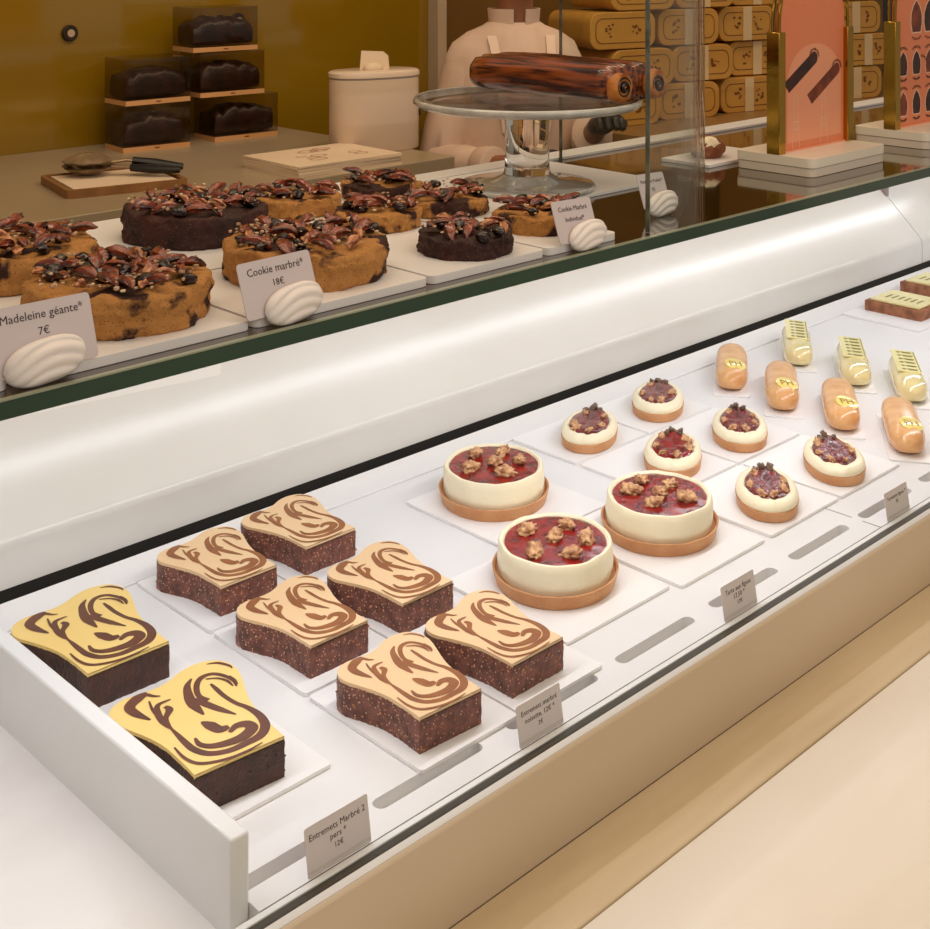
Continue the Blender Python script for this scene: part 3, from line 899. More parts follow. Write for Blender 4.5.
def cookie(x, y, r, h, dark, label, group, seed, npec, nch, ncr):
    root = empty('pecan_cookie_cake' if r > .07 else 'pecan_cookie', (x, y, ZS + SB))
    tag(root, label, 'cake' if r > .07 else 'cookie', group)
    rn_ = random.Random(seed)

    def d(p, a):
        rr = math.hypot(p.x, p.y)
        if rr < 1e-4: return p
        n = NZ((p.x * 38, p.y * 38, p.z * 38), 1, seed) * .0042 + NZ((p.x * 150, p.y * 150, p.z * 150), 1, seed) * .0032 + NZ((p.x * 330, p.y * 330, p.z * 330), 1, seed) * .0010
        s = 1 + n / rr
        z = p.z + ((NZ((p.x * 45, p.y * 45, 0), 1, seed + 9) * .005 + NZ((p.x * 160, p.y * 160, 0), 1, seed) * .0015) if p.z > h * .8 else 0)
        return Vector((p.x * s, p.y * s, max(0, z)))
    prof = [(r * .985, 0), (r, .002)] + [(r * (1 + .008 * math.sin(j)), h * (.08 + .80 * j / 11)) for j in range(12)] + [(r * .985, h * .94), (r * .94, h), (r * .86, h), (r * .75, h), (r * .6, h), (r * .45, h), (r * .3, h), (r * .12, h)]
    G().lathe(prof, 170, disp=d).build('dough', 'cookie_dark' if dark else 'cookie', root, sharp=80)

    def place(n, rmax, mind):
        pts = []
        tries = 0
        while len(pts) < n and tries < 4000:
            tries += 1
            a = rn_.uniform(0, 2 * PI); q = rmax * math.sqrt(rn_.random())
            p = (q * math.cos(a), q * math.sin(a))
            if all(math.hypot(p[0] - o_[0], p[1] - o_[1]) > mind for o_ in pts): pts.append(p)
        return pts
    for i, p in enumerate(place(npec, r * .84, r * .20)):
        pl = i % 4 == 3
        inst((PECL if pl else PEC)[i % 3], 'pecan', root, (p[0], p[1], h + .004 + rn_.uniform(0, .004)), (rn_.uniform(-.5, .5), rn_.uniform(-.35, .35), rn_.uniform(0, 6.3)), rn_.uniform(.85, 1.1))
    for i, p in enumerate(place(nch, r * .9, r * .2)):
        inst(CHK[i % 4], 'chocolate_chunk', root, (p[0], p[1], h + .004 + rn_.uniform(0, .003)), (rn_.uniform(-.4, .4), rn_.uniform(-.4, .4), rn_.uniform(0, 6.3)), rn_.uniform(.8, 1.2))
    g = G()
    for i in range(ncr):
        a = rn_.uniform(0, 2 * PI); q = r * .93 * math.sqrt(rn_.random()); s = rn_.uniform(.0009, .0034)
        g.sphere((q * math.cos(a), q * math.sin(a), h + .004 + rn_.uniform(0, .008)), (s, s * rn_.uniform(.3, .8), s * rn_.uniform(.3, .7)), n=5, k=3)
    o = g.build('nut_crumbs', 'crumb', root, sharp=30); o['kind'] = 'stuff'
    return root


GB = 'large round pecan cookie cakes on the shelf'
cookie(.611, 1.073, .0815, .034, False, 'large round pecan cookie cake nearest the viewer, behind the leftmost card', GB, 21, 26, 16, 130)
cookie(.824, 1.076, .0815, .034, False, 'large round pecan cookie cake, blond sided, behind the second shell card', GB, 22, 26, 14, 130)
cookie(.606, 1.272, .0815, .034, False, 'large round pecan cookie cake cut by the left edge of the photo', GB, 23, 24, 14, 130)
cookie(.841, 1.303, .0815, .034, True, 'large round pecan cookie cake with dark chocolate sides, behind the blond one', GB, 24, 28, 10, 150)
GS = 'small round pecan cookies on the shelf'
for (x, y, dk, lab, sd) in ((1.008, 1.034, True, 'small dark-sided pecan cookie at the front, left of the tilted card', 31),
                            (1.151, 1.056, False, 'small pecan cookie partly hidden behind the tilted card', 32),
                            (1.135, 1.200, False, 'small blond pecan cookie in the middle row, in front of the cake stand base', 33),
                            (1.022, 1.198, False, 'small blond pecan cookie just right of the second large cake', 34),
                            (1.140, 1.328, False, 'small pecan cookie in the back row, below the white canister', 35),
                            (1.005, 1.330, False, 'small pecan cookie in the back row, right of the dark-sided cake', 36)):
    cookie(x, y, .0525, .020, dk, lab, GS, sd, 12, 6, 45)

# ------------------------------------------------------------------ cake stand
st = tag(empty('cake_stand', (1.34, 1.252, ZS + .004)), 'clear glass footed cake stand on the dark shelf holding a long glazed pastry', 'cake stand')
g = G().lathe([(.091, 0), (.0935, .002), (.0935, .005), (.088, .008), (.070, .0095), (.045, .013), (.033, .020), (.001, .020)], 72)
g.build('foot', 'foot_glass', st)
g = G().lathe([(.033, .0205), (.031, .028), (.030, .06), (.031, .09), (.034, .1115), (.001, .1115)], 56)
g.build('stem', 'crystal', st)
g = G().lathe([(.001, .112), (.06, .112), (.140, .1125), (.152, .114), (.157, .1195), (.157, .1225), (.154, .1245), (.148, .1235), (.140, .1215), (.001, .1215)], 96)
g.build('plate', 'crystal_thin', st)

g = G().lathe([(.1515, .1135), (.1545, .1145), (.1575, .1180), (.1578, .1225), (.1550, .1252), (.1530, .1240), (.1548, .1222), (.1540, .1185), (.1515, .1155)], 96, cap0=False, cap1=False)
g.build('plate_rim_highlight', 'rim_highlight', st, sharp=80)  # added ring, its whiteness paints the plate edge's highlight
g = G().lathe([(.0900, .0003), (.0940, .0018), (.0945, .0050), (.0915, .0072), (.0890, .0065), (.0915, .0045), (.0910, .002)], 96, cap0=False, cap1=False)
g.build('foot_rim_highlight', 'rim_highlight', st, sharp=80)  # same painted highlight around the foot

# pastry loaf
bk = tag(empty('glazed_pastry_loaf', (1.412, 1.122, ZS + .1265)), 'long dark glazed puff pastry loaf with two spiral ends on the glass stand', 'pastry')
rr = []
LB = .262
for j in range(40):
    t = j / 39; y = t * LB
    ring = []
    taper = 1 - .10 * max(0, (t - .85) / .15) ** 2 - .12 * max(0, (.05 - t) / .05)
    for i in range(64):
        a = 2 * PI * i / 64
        ca, sa = math.cos(a), math.sin(a)
        x = .060 * abs(ca) ** .8 * (1 if ca > 0 else -1)
        z = .026 + .027 * abs(sa) ** .6 * (1 if sa > 0 else -1)
        if sa > 0: z -= .003 * math.exp(-(x / .010) ** 2)
        ridge = .0016 * math.sin(x * 330 + y * 16 + 2 * NZ((x * 20, y * 12, 3))) + .0012 * NZ((x * 160, y * 18, 1))
        ring.append((x * taper * (1 + ridge * 8), y, max(0.0, .025 + (z - .025) * taper + ridge * max(0, sa))))
    rr.append(ring)
G().rings(rr).build('pastry_body', 'babka', bk, sharp=80)
for sx in (-1, 1):
    g = G().lathe([(.0215, 0), (.0225, .004), (.0215, .010), (.018, .0125), (.002, .0115)], 40,
                  disp=lambda p, a: Vector((p.x * (1 + .06 * NZ(p, 60, sx)), p.y * (1 + .06 * NZ(p, 60, sx)), p.z + (.0015 * math.sin(math.hypot(p.x, p.y) * 900 + a) if p.z > .009 else 0))))
    e = g.build('rolled_end', 'babka_end', bk, sharp=80)
    e.location = (sx * .037, .002, .0225); e.scale = (.92, .92, 1.2); e.rotation_euler = (R(90), 0, 0)
    pts = [((.0015 + .00125 * q) * math.cos(q * sx), (.0015 + .00125 * q) * math.sin(q * sx), .0122 - .00012 * q) for q in [k * .3 for k in range(42)]]
    sp = G().tube(pts, [.0034] * 20 + [.0030 - .00008 * k for k in range(22)], 8).build('chocolate_spiral', 'chunk', e)

# ------------------------------------------------------------------ curved glass guard
gg = tag(empty('curved_glass_guard', (1.43, 1.05, ZS)), 'tall curved clear glass guard wrapping the right side of the cake stand', 'glass guard')
path = [(1.249, .972)]
cx, cy, rc = 1.262, 1.270, .298
for i in range(27):
    a = R(-90 + 90 * i / 26); path.append((cx + rc * math.cos(a), cy + rc * math.sin(a)))
path += [(1.56, 1.33), (1.56, 1.385)]
def offs(p, d):
    out = []
    for i in range(len(p)):
        a = Vector(p[max(0, i - 1)]); b = Vector(p[min(len(p) - 1, i + 1)]); t = (b - a).normalized()
        out.append((p[i][0] - t.y * d, p[i][1] + t.x * d))
    return out
ia = offs(path, .003); ib = offs(path, -.003)
n = len(path); z0, z1 = .0005, .40
vs = [(x - 1.43, y - 1.05, z) for z in (z0, z1) for x, y in ia] + [(x - 1.43, y - 1.05, z) for z in (z0, z1) for x, y in ib]
fs = [(i, i + 1, n + i + 1, n + i) for i in range(n - 1)] + [(2 * n + i, 3 * n + i, 3 * n + i + 1, 2 * n + i + 1) for i in range(n - 1)]
G().add(vs, fs).build('glass_pane', 'glass', gg, sharp=80)
for (k, nm) in ((0, 'a'), (n - 1, 'b')):
    p, q = ia[k], ib[k]
    t = Vector((0, .0015)) if k else Vector((.0015, 0))
    s_ = -1 if k == 0 else 1
    g = G()
    pts = [(p[0], p[1]), (q[0], q[1]), (q[0] + s_ * t.x, q[1] + s_ * t.y), (p[0] + s_ * t.x, p[1] + s_ * t.y)]
    pts = [(a - 1.43, b - 1.05) for a, b in pts]
    if area2(pts) < 0: pts = pts[::-1]
    g.prism(pts, z0, z1).build('polished_edge', 'glass_edge', gg)
vs = [(x - 1.43, y - 1.05, z1) for x, y in ia] + [(x - 1.43, y - 1.05, z1) for x, y in ib]
g = G().add(vs + [(x, y, z + .0012) for x, y, z in vs], [(i, n + i, n + i + 1, i + 1) for i in range(n - 1)] + [(2 * n + i, 2 * n + i + 1, 3 * n + i + 1, 3 * n + i) for i in range(n - 1)])
g.build('top_edge', 'glass_edge', gg)

# small pastry lump behind the first sign
root = tag(empty('iced_bun', (1.735, 1.225, ZS)), 'small brown and white bun on a white board, left behind the first brass sign', 'pastry')
G().box(-.07, .10, -.045, .045, 0, .006).build('board', 'board', root, bevel=.001)
G().sphere((-.012, 0, .020), (.032, .026, .019), n=20, k=12, disp=lambda p: .1 * NZ(p, 3)).build('bun', 'sponge', root)
G().sphere((-.018, -.006, .027), (.020, .018, .012), n=16, k=9, disp=lambda p: .2 * NZ(p, 3)).build('white_icing', 'cream', root)

# ------------------------------------------------------------------ brass signs
def sign(x, y, W, D, pw, lab, kind):
    root = tag(empty('arched_sign', (x, y, ZS)), lab, 'sign', 'arched salmon signs in brass frames')
    g = G().prism(rrect(-W / 2, W / 2, -D / 2, D / 2, .012, 6), .0125, .027); b1 = g.build('base', 'base_white', root, bevel=.0015)
    g = G().prism(rrect(-W / 2 + .001, W / 2 - .001, -D / 2 + .001, D / 2 - .001, .012, 6), 0, .0125); g.build('base_underlayer', 'base_clear', root, bevel=.001)
    for sx in (-1, 1):
        g = G().box(sx * (pw / 2 + .006) - .009, sx * (pw / 2 + .006) + .009, -.011, .011, .027, .208)
        g.build('brass_post', 'gold', root, bevel=.001)
    # arched panel in XZ plane
    h0, hs = .028, .222
    pts = [(-pw / 2, h0), (pw / 2, h0), (pw / 2, hs)] + [(pw / 2 * math.cos(R(a)), hs + pw / 2 * math.sin(R(a))) for a in range(10, 180, 10)] + [(-pw / 2, hs)]
    n = len(pts)
    g = G(); g.add([(a, -.003, b) for a, b in pts] + [(a, .003, b) for a, b in pts],
                   [list(range(n)), list(range(n, 2 * n))[::-1]] + [(i, n + i, n + (i + 1) % n, (i + 1) % n) for i in range(n)])
    pn = g.build('printed_panel', 'salmon', root)
    arc = [((pw / 2 + .006) * math.cos(R(a)), 0, hs + (pw / 2 + .006) * math.sin(R(a))) for a in range(0, 181, 10)]
    arc = [((pw / 2 + .006), 0, .205)] + arc + [(-(pw / 2 + .006), 0, .205)]
    for k in (-1, 1):
        G().tube([(a, b + k * .0055, c) for a, b, c in arc], .0028, 8).build('brass_arch', 'gold', root)
    G().box(-pw / 2, pw / 2, -.006, .006, .027, .0295).build('panel_foot', 'salmon_l', root)
    F = -.0032

    def flat(poly, m, z=F, d=.0003, nm='printed_motif'):
        n = len(poly)
        if area2(poly) < 0: poly = poly[::-1]
        g = G(); g.add([(a, z - d, b) for a, b in poly] + [(a, z, b) for a, b in poly],
                       [list(range(n))] + [(i, n + i, n + (i + 1) % n, (i + 1) % n) for i in range(n)])
        return g.build(nm, m, pn)

    def arctext(cx, cz, r, a0, a1, k=9):
        g = G()
        for i in range(k):
            a = R(a0 + (a1 - a0) * i / (k - 1)); c = Vector((cx + r * math.cos(a), F - .0004, cz + r * math.sin(a)))
            t = Vector((-math.sin(a), 0, math.cos(a))) * .0011; q = Vector((math.cos(a), 0, math.sin(a))) * (.0022 if i % 3 else .0016)
            g.add([c - t - q, c + t - q, c + t + q, c - t + q], [(0, 1, 2, 3)])
        g.build('printed_caption', 'choc_print', pn)
    if kind == 1:
        flat([(.078 * math.cos(R(a)) + .004, .130 + .056 * math.sin(R(a))) for a in range(0, 181, 10)] + [(-.074, .040), (.082, .040)], 'salmon_l', z=F + .0001, d=.00015)
        for (ax, az, bx, bz, m, wd) in ((-.074, .124, .002, .164, 'choc_print', .0098), (-.010, .102, .068, .143, 'choc_print_l', .0095)):
            dx, dz = bx - ax, bz - az; L = math.hypot(dx, dz); ux, uz = dx / L, dz / L; nx, nz = -uz, ux
            flat([(ax - ux * .004 + nx * wd, az - uz * .004 + nz * wd), (ax - nx * wd + ux * .001, az - nz * wd)] +
                 [(bx + wd * (ux * math.cos(R(q)) + nx * math.sin(R(q))), bz + wd * (uz * math.cos(R(q)) + nz * math.sin(R(q)))) for q in range(-90, 91, 20)], m)
            arctext(bx, bz, .0135, 10, 170, 11)
        # fine white line drawing of two little towers
        for cx in (-.050, .030):
            for i in range(2):
                x_ = cx + (-.010 if i == 0 else .010)
                flat([(x_ - .0005, .030), (x_ + .0005, .030), (cx + (x_ - cx) * .35 + .0005, .112), (cx + (x_ - cx) * .35 - .0005, .112)], 'print_white')
            for zz in (.058, .070): flat([(cx - .009, zz), (cx + .009, zz), (cx + .009, zz + .0009), (cx - .009, zz + .0009)], 'print_white')
            flat([(cx - .0045, .059), (cx - .0035, .059), (cx - .0035, .070), (cx - .0045, .070)], 'print_white')
            flat([(cx + .0045, .059), (cx + .0035, .059), (cx + .0035, .070), (cx + .0045, .070)], 'print_white')
    else:
        for i in range(4):
            for j in range(3):
                if j == 2 and i == 0: continue
                cx = -.066 + i * .047; cz = .064 + j * .068 + (.010 if j == 2 else 0); s = 1.0 if j < 2 else 1.35
                shp = [(0, .024), (.005, .017), (.0088, .006), (.0092, -.006), (.0070, -.018), (-.0070, -.018), (-.0092, -.006), (-.0088, .006), (-.005, .017)]
                flat([(cx + a * s * 1.75, cz + b * s * 1.05) for a, b in shp], 'print_white', z=F + .0001, d=.0002)
                flat([(cx + a * s * 1.5, cz + b * s * .95) for a, b in shp], 'choc_print' if (i + j) % 3 else 'choc_print_l')
                arctext(cx, cz + .004, .026 * s, 60, 120, 7)
                arctext(cx, cz + .000, .026 * s, 245, 295, 7)
        arctext(.0, .125, .02, 30, 90, 6)
    return root


sign(1.810, 1.093, .215, .135, .185, 'arched salmon sign in brass frame showing two brown fingers, on a white base', 1)
sign(2.1735, 1.100, .215, .135, .185, 'arched salmon sign in brass frame with rows of brown motifs, cut by the right edge', 2)

# ------------------------------------------------------------------ back counter
ZB = .25
bc = tag(empty('back_counter', (1, 2.5, -.85)), 'greige back counter along the mustard wall', 'counter')
g = G().box(-1.6, 1.045, -.37, .338, 1.055, 1.10); g.build('worktop', 'greige', bc, bevel=.002)
g = G().box(-1.58, 1.0, -.34, .338, 0, 1.055); g.build('cabinet', 'cab_dark', bc)
rc = tag(empty('shelf_counter', (4.13, 2.45, -.85)), 'brown counter at the right carrying the stacked golden boxes', 'counter')
g = G().box(-1.55, 1.6, -.48, .338, 1.060, 1.10); g.build('worktop', 'brown_top', rc, bevel=.002)
g = G().box(-1.53, 1.6, -.44, .338, 0, 1.060); g.build('cabinet', 'cab_dark', rc)

# golden boxes stacked in rows
def tin_box(x, y, z, rz, w_, lab, band):
    root = tag(empty('golden_box', (x, y, z), rz), lab, 'box', 'golden boxes stacked on the right counter')
    D_ = .20; h = .094
    g = G()
    prof = rrect(-w_ / 2, w_ / 2, 0, h, .030, 6); n = len(prof)
    for (ya_, yb_, s) in ((0, D_ * .2, 1.02), (D_ * .2, D_, .985)):
        q = [(a * s, (b - h / 2) * s + h / 2) for a, b in prof]
        g.add([(a, ya_, b) for a, b in q] + [(a, yb_, b) for a, b in q],
              [list(range(n)), list(range(n, 2 * n))[::-1]] + [(i, n + i, n + (i + 1) % n, (i + 1) % n) for i in range(n)])
    bx = g.build('body', 'tin', root, bevel=.002)
    # printed oval border and flower marks on the end
    g = G()
    ins = rrect(-w_ / 2 + .014, w_ / 2 - .014, .014, h - .014, .022, 6); ins2 = rrect(-w_ / 2 + .0165, w_ / 2 - .0165, .0165, h - .0165, .020, 6)
    m_ = len(ins)
    g.add([(a, -.0006, b) for a, b in ins] + [(a, -.0006, b) for a, b in ins2], [(i, (i + 1) % m_, m_ + (i + 1) % m_, m_ + i) for i in range(m_)])
    rn_ = random.Random(int(x * 999 + z * 77))
    for s in (-1, 1):
        for q in range(7):
            cx, cz = s * w_ * .2 + rn_.uniform(-.014, .014), h / 2 + rn_.uniform(-.018, .018); r_ = rn_.uniform(.003, .007)
            g.add([(cx + r_ * math.cos(t * PI / 4), -.0007, cz + r_ * .7 * math.sin(t * PI / 4)) for t in range(8)], [list(range(8))])
    g.build('printed_ornament', 'tin_print', bx)
    if band:
        g = G(); q = [(a * 1.03, (b - h / 2) * 1.03 + h / 2) for a, b in rrect(-.018, .018, -.0005, h + .0005, .002)]
        g.box(-.016, .016, -.0025, -.0009, .0, h); g.build('paper_band', 'ribbon', root)


ords = ['bottom', 'second', 'third', 'top']
cols = ['far left', 'centre left', 'centre', 'centre right', 'far right', 'last']
for r_ in range(4):
    for c_ in range(5):
        x = 2.70 + c_ * .238 + (r_ % 2) * .05 + random.uniform(-.01, .01)
        tin_box(x, 2.17 + random.uniform(-.01, .015) - .03 * c_, ZB + .001 + r_ * .099, R(random.uniform(-2, 2) - 14), .205,
                'golden printed box in the %s row of the stack, %s column' % (ords[r_], cols[c_]), c_ >= 1)

# tall ochre cabinet panels at the right end
cb = tag(empty('ochre_cabinet', (4.05, 2.35, ZB)), 'tall ochre cabinet with vertical panels behind the two signs', 'cabinet')
for i, (a, b, m) in enumerate(((-.18, .0, 'wall_r'), (.01, .13, 'wall_r'), (.14, .28, 'wall_r'))):
    G().box(a, b, -.02, .35, .001, 1.4).build('side_panel', m, cb, bevel=.002)
G().box(.29, 1.0, .05, .35, .001, 1.4).build('dark_recess', 'cab_dark', cb)

# ------------------------------------------------------------------ things on the back counter
def loaf_box(x, y, z, rz, lab, L=.165, seed=0):
    root = tag(empty('boxed_loaf_cake', (x, y, z), rz), lab, 'cake', 'dark loaf cakes in clear boxes')
    W_, H_ = .100, .105
    G().box(-L / 2, L / 2, -W_ / 2, W_ / 2, 0, .011).build('kraft_board', 'kraft', root)
    G().add([(-.006, -W_ / 2 - .0004, .004), (.006, -W_ / 2 - .0004, .004), (.006, -W_ / 2 - .0004, .007), (-.006, -W_ / 2 - .0004, .007)], [(0, 1, 2, 3)]).build('printed_mark', 'tin_print', root)
    rr = []
    for j in range(15):
        t = -1 + 2 * j / 14; ring = []
        for i in range(24):
            a = 2 * PI * i / 24; ca, sa = math.cos(a), math.sin(a)
            e = 1 - .12 * abs(t) ** 6
            yy = (W_ / 2 - .006) * abs(ca) ** .5 * (1 if ca > 0 else -1) * e
            zz = .040 + (.040 * abs(sa) ** .7 * (1 - .45 * abs(t) ** 3) if sa > 0 else -.026 * abs(sa) ** .35)
            ring.append((t * (L / 2 - .007), yy, zz + (.012 * NZ((t * 5, yy * 50, seed)) + .005 * NZ((t * 14, yy * 140, seed)) if sa > 0 else 0)))
        rr.append(ring)
    G().rings(rr).build('loaf', 'cake_d', root, sharp=70)
    G().box(-L / 2, L / 2, -W_ / 2, W_ / 2, .0112, H_).build('clear_cover', 'film', root)


LZ = .1055
LBX = ((1.625, 2.72), (1.84, 2.72))
for k in range(2): loaf_box(LBX[0][0], LBX[0][1], ZB + k * LZ, R(-6 + 4 * k), 'boxed dark loaf cake in the left stack, %s one' % ('bottom', 'top')[k], seed=k)
for k, dx in enumerate((.03, -.01, -.03)): loaf_box(LBX[1][0] + dx, LBX[1][1], ZB + k * LZ * 1.02, R(-4), 'boxed dark loaf cake in the right stack, %s one' % ('bottom', 'middle', 'top')[k], seed=k + 5, L=.175)

# canister
cn = tag(empty('white_canister', (1.985, 2.335, ZB), R(-14)), 'oval white enamel canister with a paper sheet sticking out of its lid', 'canister')
ov = lambda s=1.0: [(.108 * s * abs(math.cos(a)) ** .75 * (1 if math.cos(a) > 0 else -1), .062 * s * abs(math.sin(a)) ** .9 * (1 if math.sin(a) > 0 else -1)) for a in [2 * PI * i / 48 for i in range(48)]]
g = G(); g.rings([[(x, y, z) for x, y in ov(s)] for z, s in ((0, .96), (.004, 1), (.165, 1))]); g.build('body', 'tin_white', cn, sharp=50)
g = G(); g.rings([[(x, y, z) for x, y in ov(s)] for z, s in ((.166, .985), (.1685, .985), (.1690, 1.02), (.178, 1.02), (.182, .97))]); g.build('lid', 'tin_white', cn, sharp=50)
g = G(); g.rings([[(x, y, z) for x, y in ov(s)] for z, s in ((.1648, 1.004), (.1688, 1.004))]); g.build('lid_gap', 'joint', cn)
g = G().box(.098, .101, -.037, -.034, .075, .10); g.build('side_latch', 'black', cn)
pp = [(-.035, .176), (-.028, .226), (.028, .222), (.040, .212), (.042, .180)]
g = G(); n = len(pp)
g.add([(a, .004 + (b - .17) * .1, b) for a, b in pp] + [(a, .006 + (b - .17) * .1, b) for a, b in pp], [list(range(n)), list(range(n, 2 * n))[::-1]] + [(i, n + i, n + (i + 1) % n, (i + 1) % n) for i in range(n)])
g.sphere((-.005, -.004, .186), (.024, .012, .012), n=16, k=8, disp=lambda p: .3 * NZ(p, 3))
g.build('paper_sheet', 'paper', cn, sharp=60)

# stack of paper
ps = tag(empty('paper_pad', (1.760, 2.238, ZB), R(-2)), 'flat stack of cream paper with faint pink print beside the canister', 'paper stack')
g = G()
for k in range(7):
    a = R(random.uniform(-1, 1)); T = Matrix.Rotation(a, 4, 'Z')
    g.box(-.135, .135, -.10, .10, k * .0035, k * .0035 + .0032, T=T)
g.build('sheets', 'paper', ps)
g = G()
for i in range(9):
    cx, cy = random.uniform(-.06, .09), random.uniform(-.05, .06); r_ = random.uniform(.010, .026)
    m_ = 20
    g.add([(cx + r_ * q * math.cos(2 * PI * t / m_), cy + r_ * q * .6 * math.sin(2 * PI * t / m_), .0249) for q in (1, .82) for t in range(m_)], [(t, (t + 1) % m_, m_ + (t + 1) % m_, m_ + t) for t in range(m_)])
g.build('pink_print', 'pink_print', ps)

# wooden tray with tongs
tr = tag(empty('wooden_tray', (1.325, 2.345, ZB), R(-12)), 'small brown wooden tray lined with paper on the back counter', 'tray')
g = G(); g.prism(rrect(-.115, .115, -.095, .095, .012), 0, .006)
outer = rrect(-.118, .118, -.098, .098, .014); inner = rrect(-.109, .109, -.089, .089, .010); n = len(outer)
g.add([(x, y, 0.0) for x, y in outer] + [(x, y, .016) for x, y in outer] + [(x, y, .016) for x, y in inner] + [(x, y, .005) for x, y in inner],
      [(k * n + i, k * n + (i + 1) % n, (k + 1) * n + (i + 1) % n, (k + 1) * n + i) for k in range(3) for i in range(n)])
g.build('tray_body', 'wood', tr, sharp=50)
G().box(-.100, .100, -.080, .080, .0065, .0145).build('paper_liner', 'paper', tr)
tg = tag(empty('serving_tongs', (1.365, 2.345, ZB + .016), R(-42)), 'metal tongs with scalloped heads and black handles lying on the tray', 'tongs')
for sz, nm in ((0, 0), (1, 1)):
    g = G()
    rr = []
    for q in (1, .7, .35, .05):
        rr.append([(-.075 + .042 * q * (1 + .07 * math.cos(8 * t)) * math.cos(t), .034 * q * (1 + .07 * math.cos(8 * t)) * math.sin(t), .011 + sz * .006 + (1 if sz else -1) * .011 * (1 - q * q)) for t in [2 * PI * i / 48 for i in range(48)]])
    g.rings(rr, cap0=False)
    g.add([(x, y, z + .0015) for r in rr for x, y, z in r], [(k * 48 + i, (k + 1) * 48 + i, (k + 1) * 48 + (i + 1) % 48, k * 48 + (i + 1) % 48) for k in range(3) for i in range(48)])
    g.build('scalloped_head', 'steel', tg, sharp=70)
    G().tube([(-.036, 0, .011 + sz * .006), (-.01, .004 * (2 * sz - 1), .011 + sz * .008), (.03, .010 * (2 * sz - 1), .009 + sz * .006)], [.006, .005, .005], 8, flat=.5).build('arm', 'steel', tg)
    G().tube([(.0, .005 * (2 * sz - 1), .010 + sz * .008), (.04, .011 * (2 * sz - 1), .009 + sz * .004), (.085, .014 * (2 * sz - 1), .008)], [.007, .009, .006], 10, flat=.7).build('grip', 'rubber', tg)

tg.scale = (1.15, 1.3, 1.5)
# glass fixings on the mustard wall
for x, z, lab in ((1.49, .515, 'round dark fixing on the mustard wall, left one'), (1.955, .525, 'round dark fixing on the mustard wall, right one above the loaf boxes')):
    f = tag(empty('wall_fixing', (x, 2.838, z)), lab, 'wall fixing', 'round fixings on the mustard wall')
    G().lathe([(.019, 0), (.019, .006), (.017, .008), (.012, .008), (.001, .006)], 28, T=Matrix.Rotation(R(90), 4, 'X')).build('ring', 'cab_dark', f)
    G().lathe([(.009, .0061), (.009, .010), (.001, .010)], 20, T=Matrix.Rotation(R(90), 4, 'X')).build('bolt', 'white_trim', f)

# ------------------------------------------------------------------ person behind the counter
pr = tag(empty('person', (2.328, 2.22, -.85), R(-32)), 'person in white chef jacket and black gloves standing behind the glass cake stand', 'person')
pr.scale = (.92, .92, .985)


def skin_mesh(name, verts, edges, radii, m, parent, root=0, lv=2):
    me = bpy.data.meshes.new(name); me.from_pydata(verts, edges, []); me.update()
    o = bpy.data.objects.new(name, me); COL.objects.link(o); o.parent = parent
    me.materials.append(M[m])
    sk = o.modifiers.new('skin', 'SKIN'); sk.use_smooth_shade = True
    if not me.skin_vertices: me.attributes.new
    bpy.context.view_layer.objects.active = o
    if not me.skin_vertices:
        bpy.context.view_layer.update()
    for i, r in enumerate(radii):
        v = me.skin_vertices[0].data[i]; v.radius = (r if hasattr(r, '__len__') else (r, r)); v.use_root = (i == root)
    ss = o.modifiers.new('sub', 'SUBSURF'); ss.levels = lv; ss.render_levels = lv
    return o


V = []; E_ = []; RD = []
def J(p, r, par=None):
    V.append(p); RD.append(r)
    if par is not None: E_.append((par, len(V) - 1))
    return len(V) - 1
pel = J((0, 0, .88), (.13, .10)); sp1 = J((0, -.005, 1.02), (.12, .09), pel); ch = J((0, 0, 1.20), (.11, .08), sp1)
nk0 = J((0, .005, 1.34), (.05, .045), ch); nk = J((0, -.005, 1.42), .047, nk0); jw = J((0, -.02, 1.475), (.052, .060), nk)
hd = J((0, -.015, 1.54), (.068, .082), jw); hd2 = J((0, -.005, 1.60), (.060, .075), hd)
for s, el, wr, hnd in ((-1, (-.205, -.02, 1.05), (-.07, -.24, 1.09), (-.01, -.28, 1.11)), (1, (.195, -.05, 1.09), (.150, -.225, 1.165), (.155, -.27, 1.185))):
    sh = J((s * .13, .0, 1.30), .03, nk0)
    e1 = J(el, .040, sh); w1 = J(wr, .026, e1)
    hp = J(hnd, (.034, .018), w1)
    d = (Vector(hnd) - Vector(wr)).normalized(); side = d.cross(Vector((0, 0, 1))).normalized(); up = side.cross(d)
    for k, (o_, L_) in enumerate(((-.026, .052), (-.009, .062), (.009, .058), (.026, .046))):
        b0 = Vector(hnd) + side * o_ + d * .030
        f1 = J(tuple(b0), .0095, hp); f2 = J(tuple(b0 + d * L_ * .45 - Vector((0, 0, .012))), .0085, f1); J(tuple(b0 + d * L_ * .62 - Vector((0, 0, .036))), .0075, f2)
    tb = Vector(hnd) - side * s * .034 + d * .0
    t1 = J(tuple(tb), .010, hp); J(tuple(tb - side * s * .014 + d * .030 - Vector((0, 0, .014))), .0085, t1)
for s in (-1, 1):
    hp_ = J((s * .09, 0, .80), .085, pel); kn = J((s * .10, -.01, .46), .056, hp_); an = J((s * .10, .01, .09), .038, kn); J((s * .11, -.13, .035), .034, an)
body = skin_mesh('body', V, E_, RD, 'skin', pr)
body['label'] = 'neck, head and hands'

def ellring(cx, cy, z, rx, ry, n=48, seed=0, amp=.0, tilt=0):
    r = []
    for i in range(n):
        a = 2 * PI * i / n
        q = 1 + amp * NZ((math.cos(a) * 2, math.sin(a) * 2, z * 9), 1, seed)
        r.append((cx + rx * q * math.cos(a), cy + ry * q * math.sin(a), z + tilt * math.sin(a)))
    return r


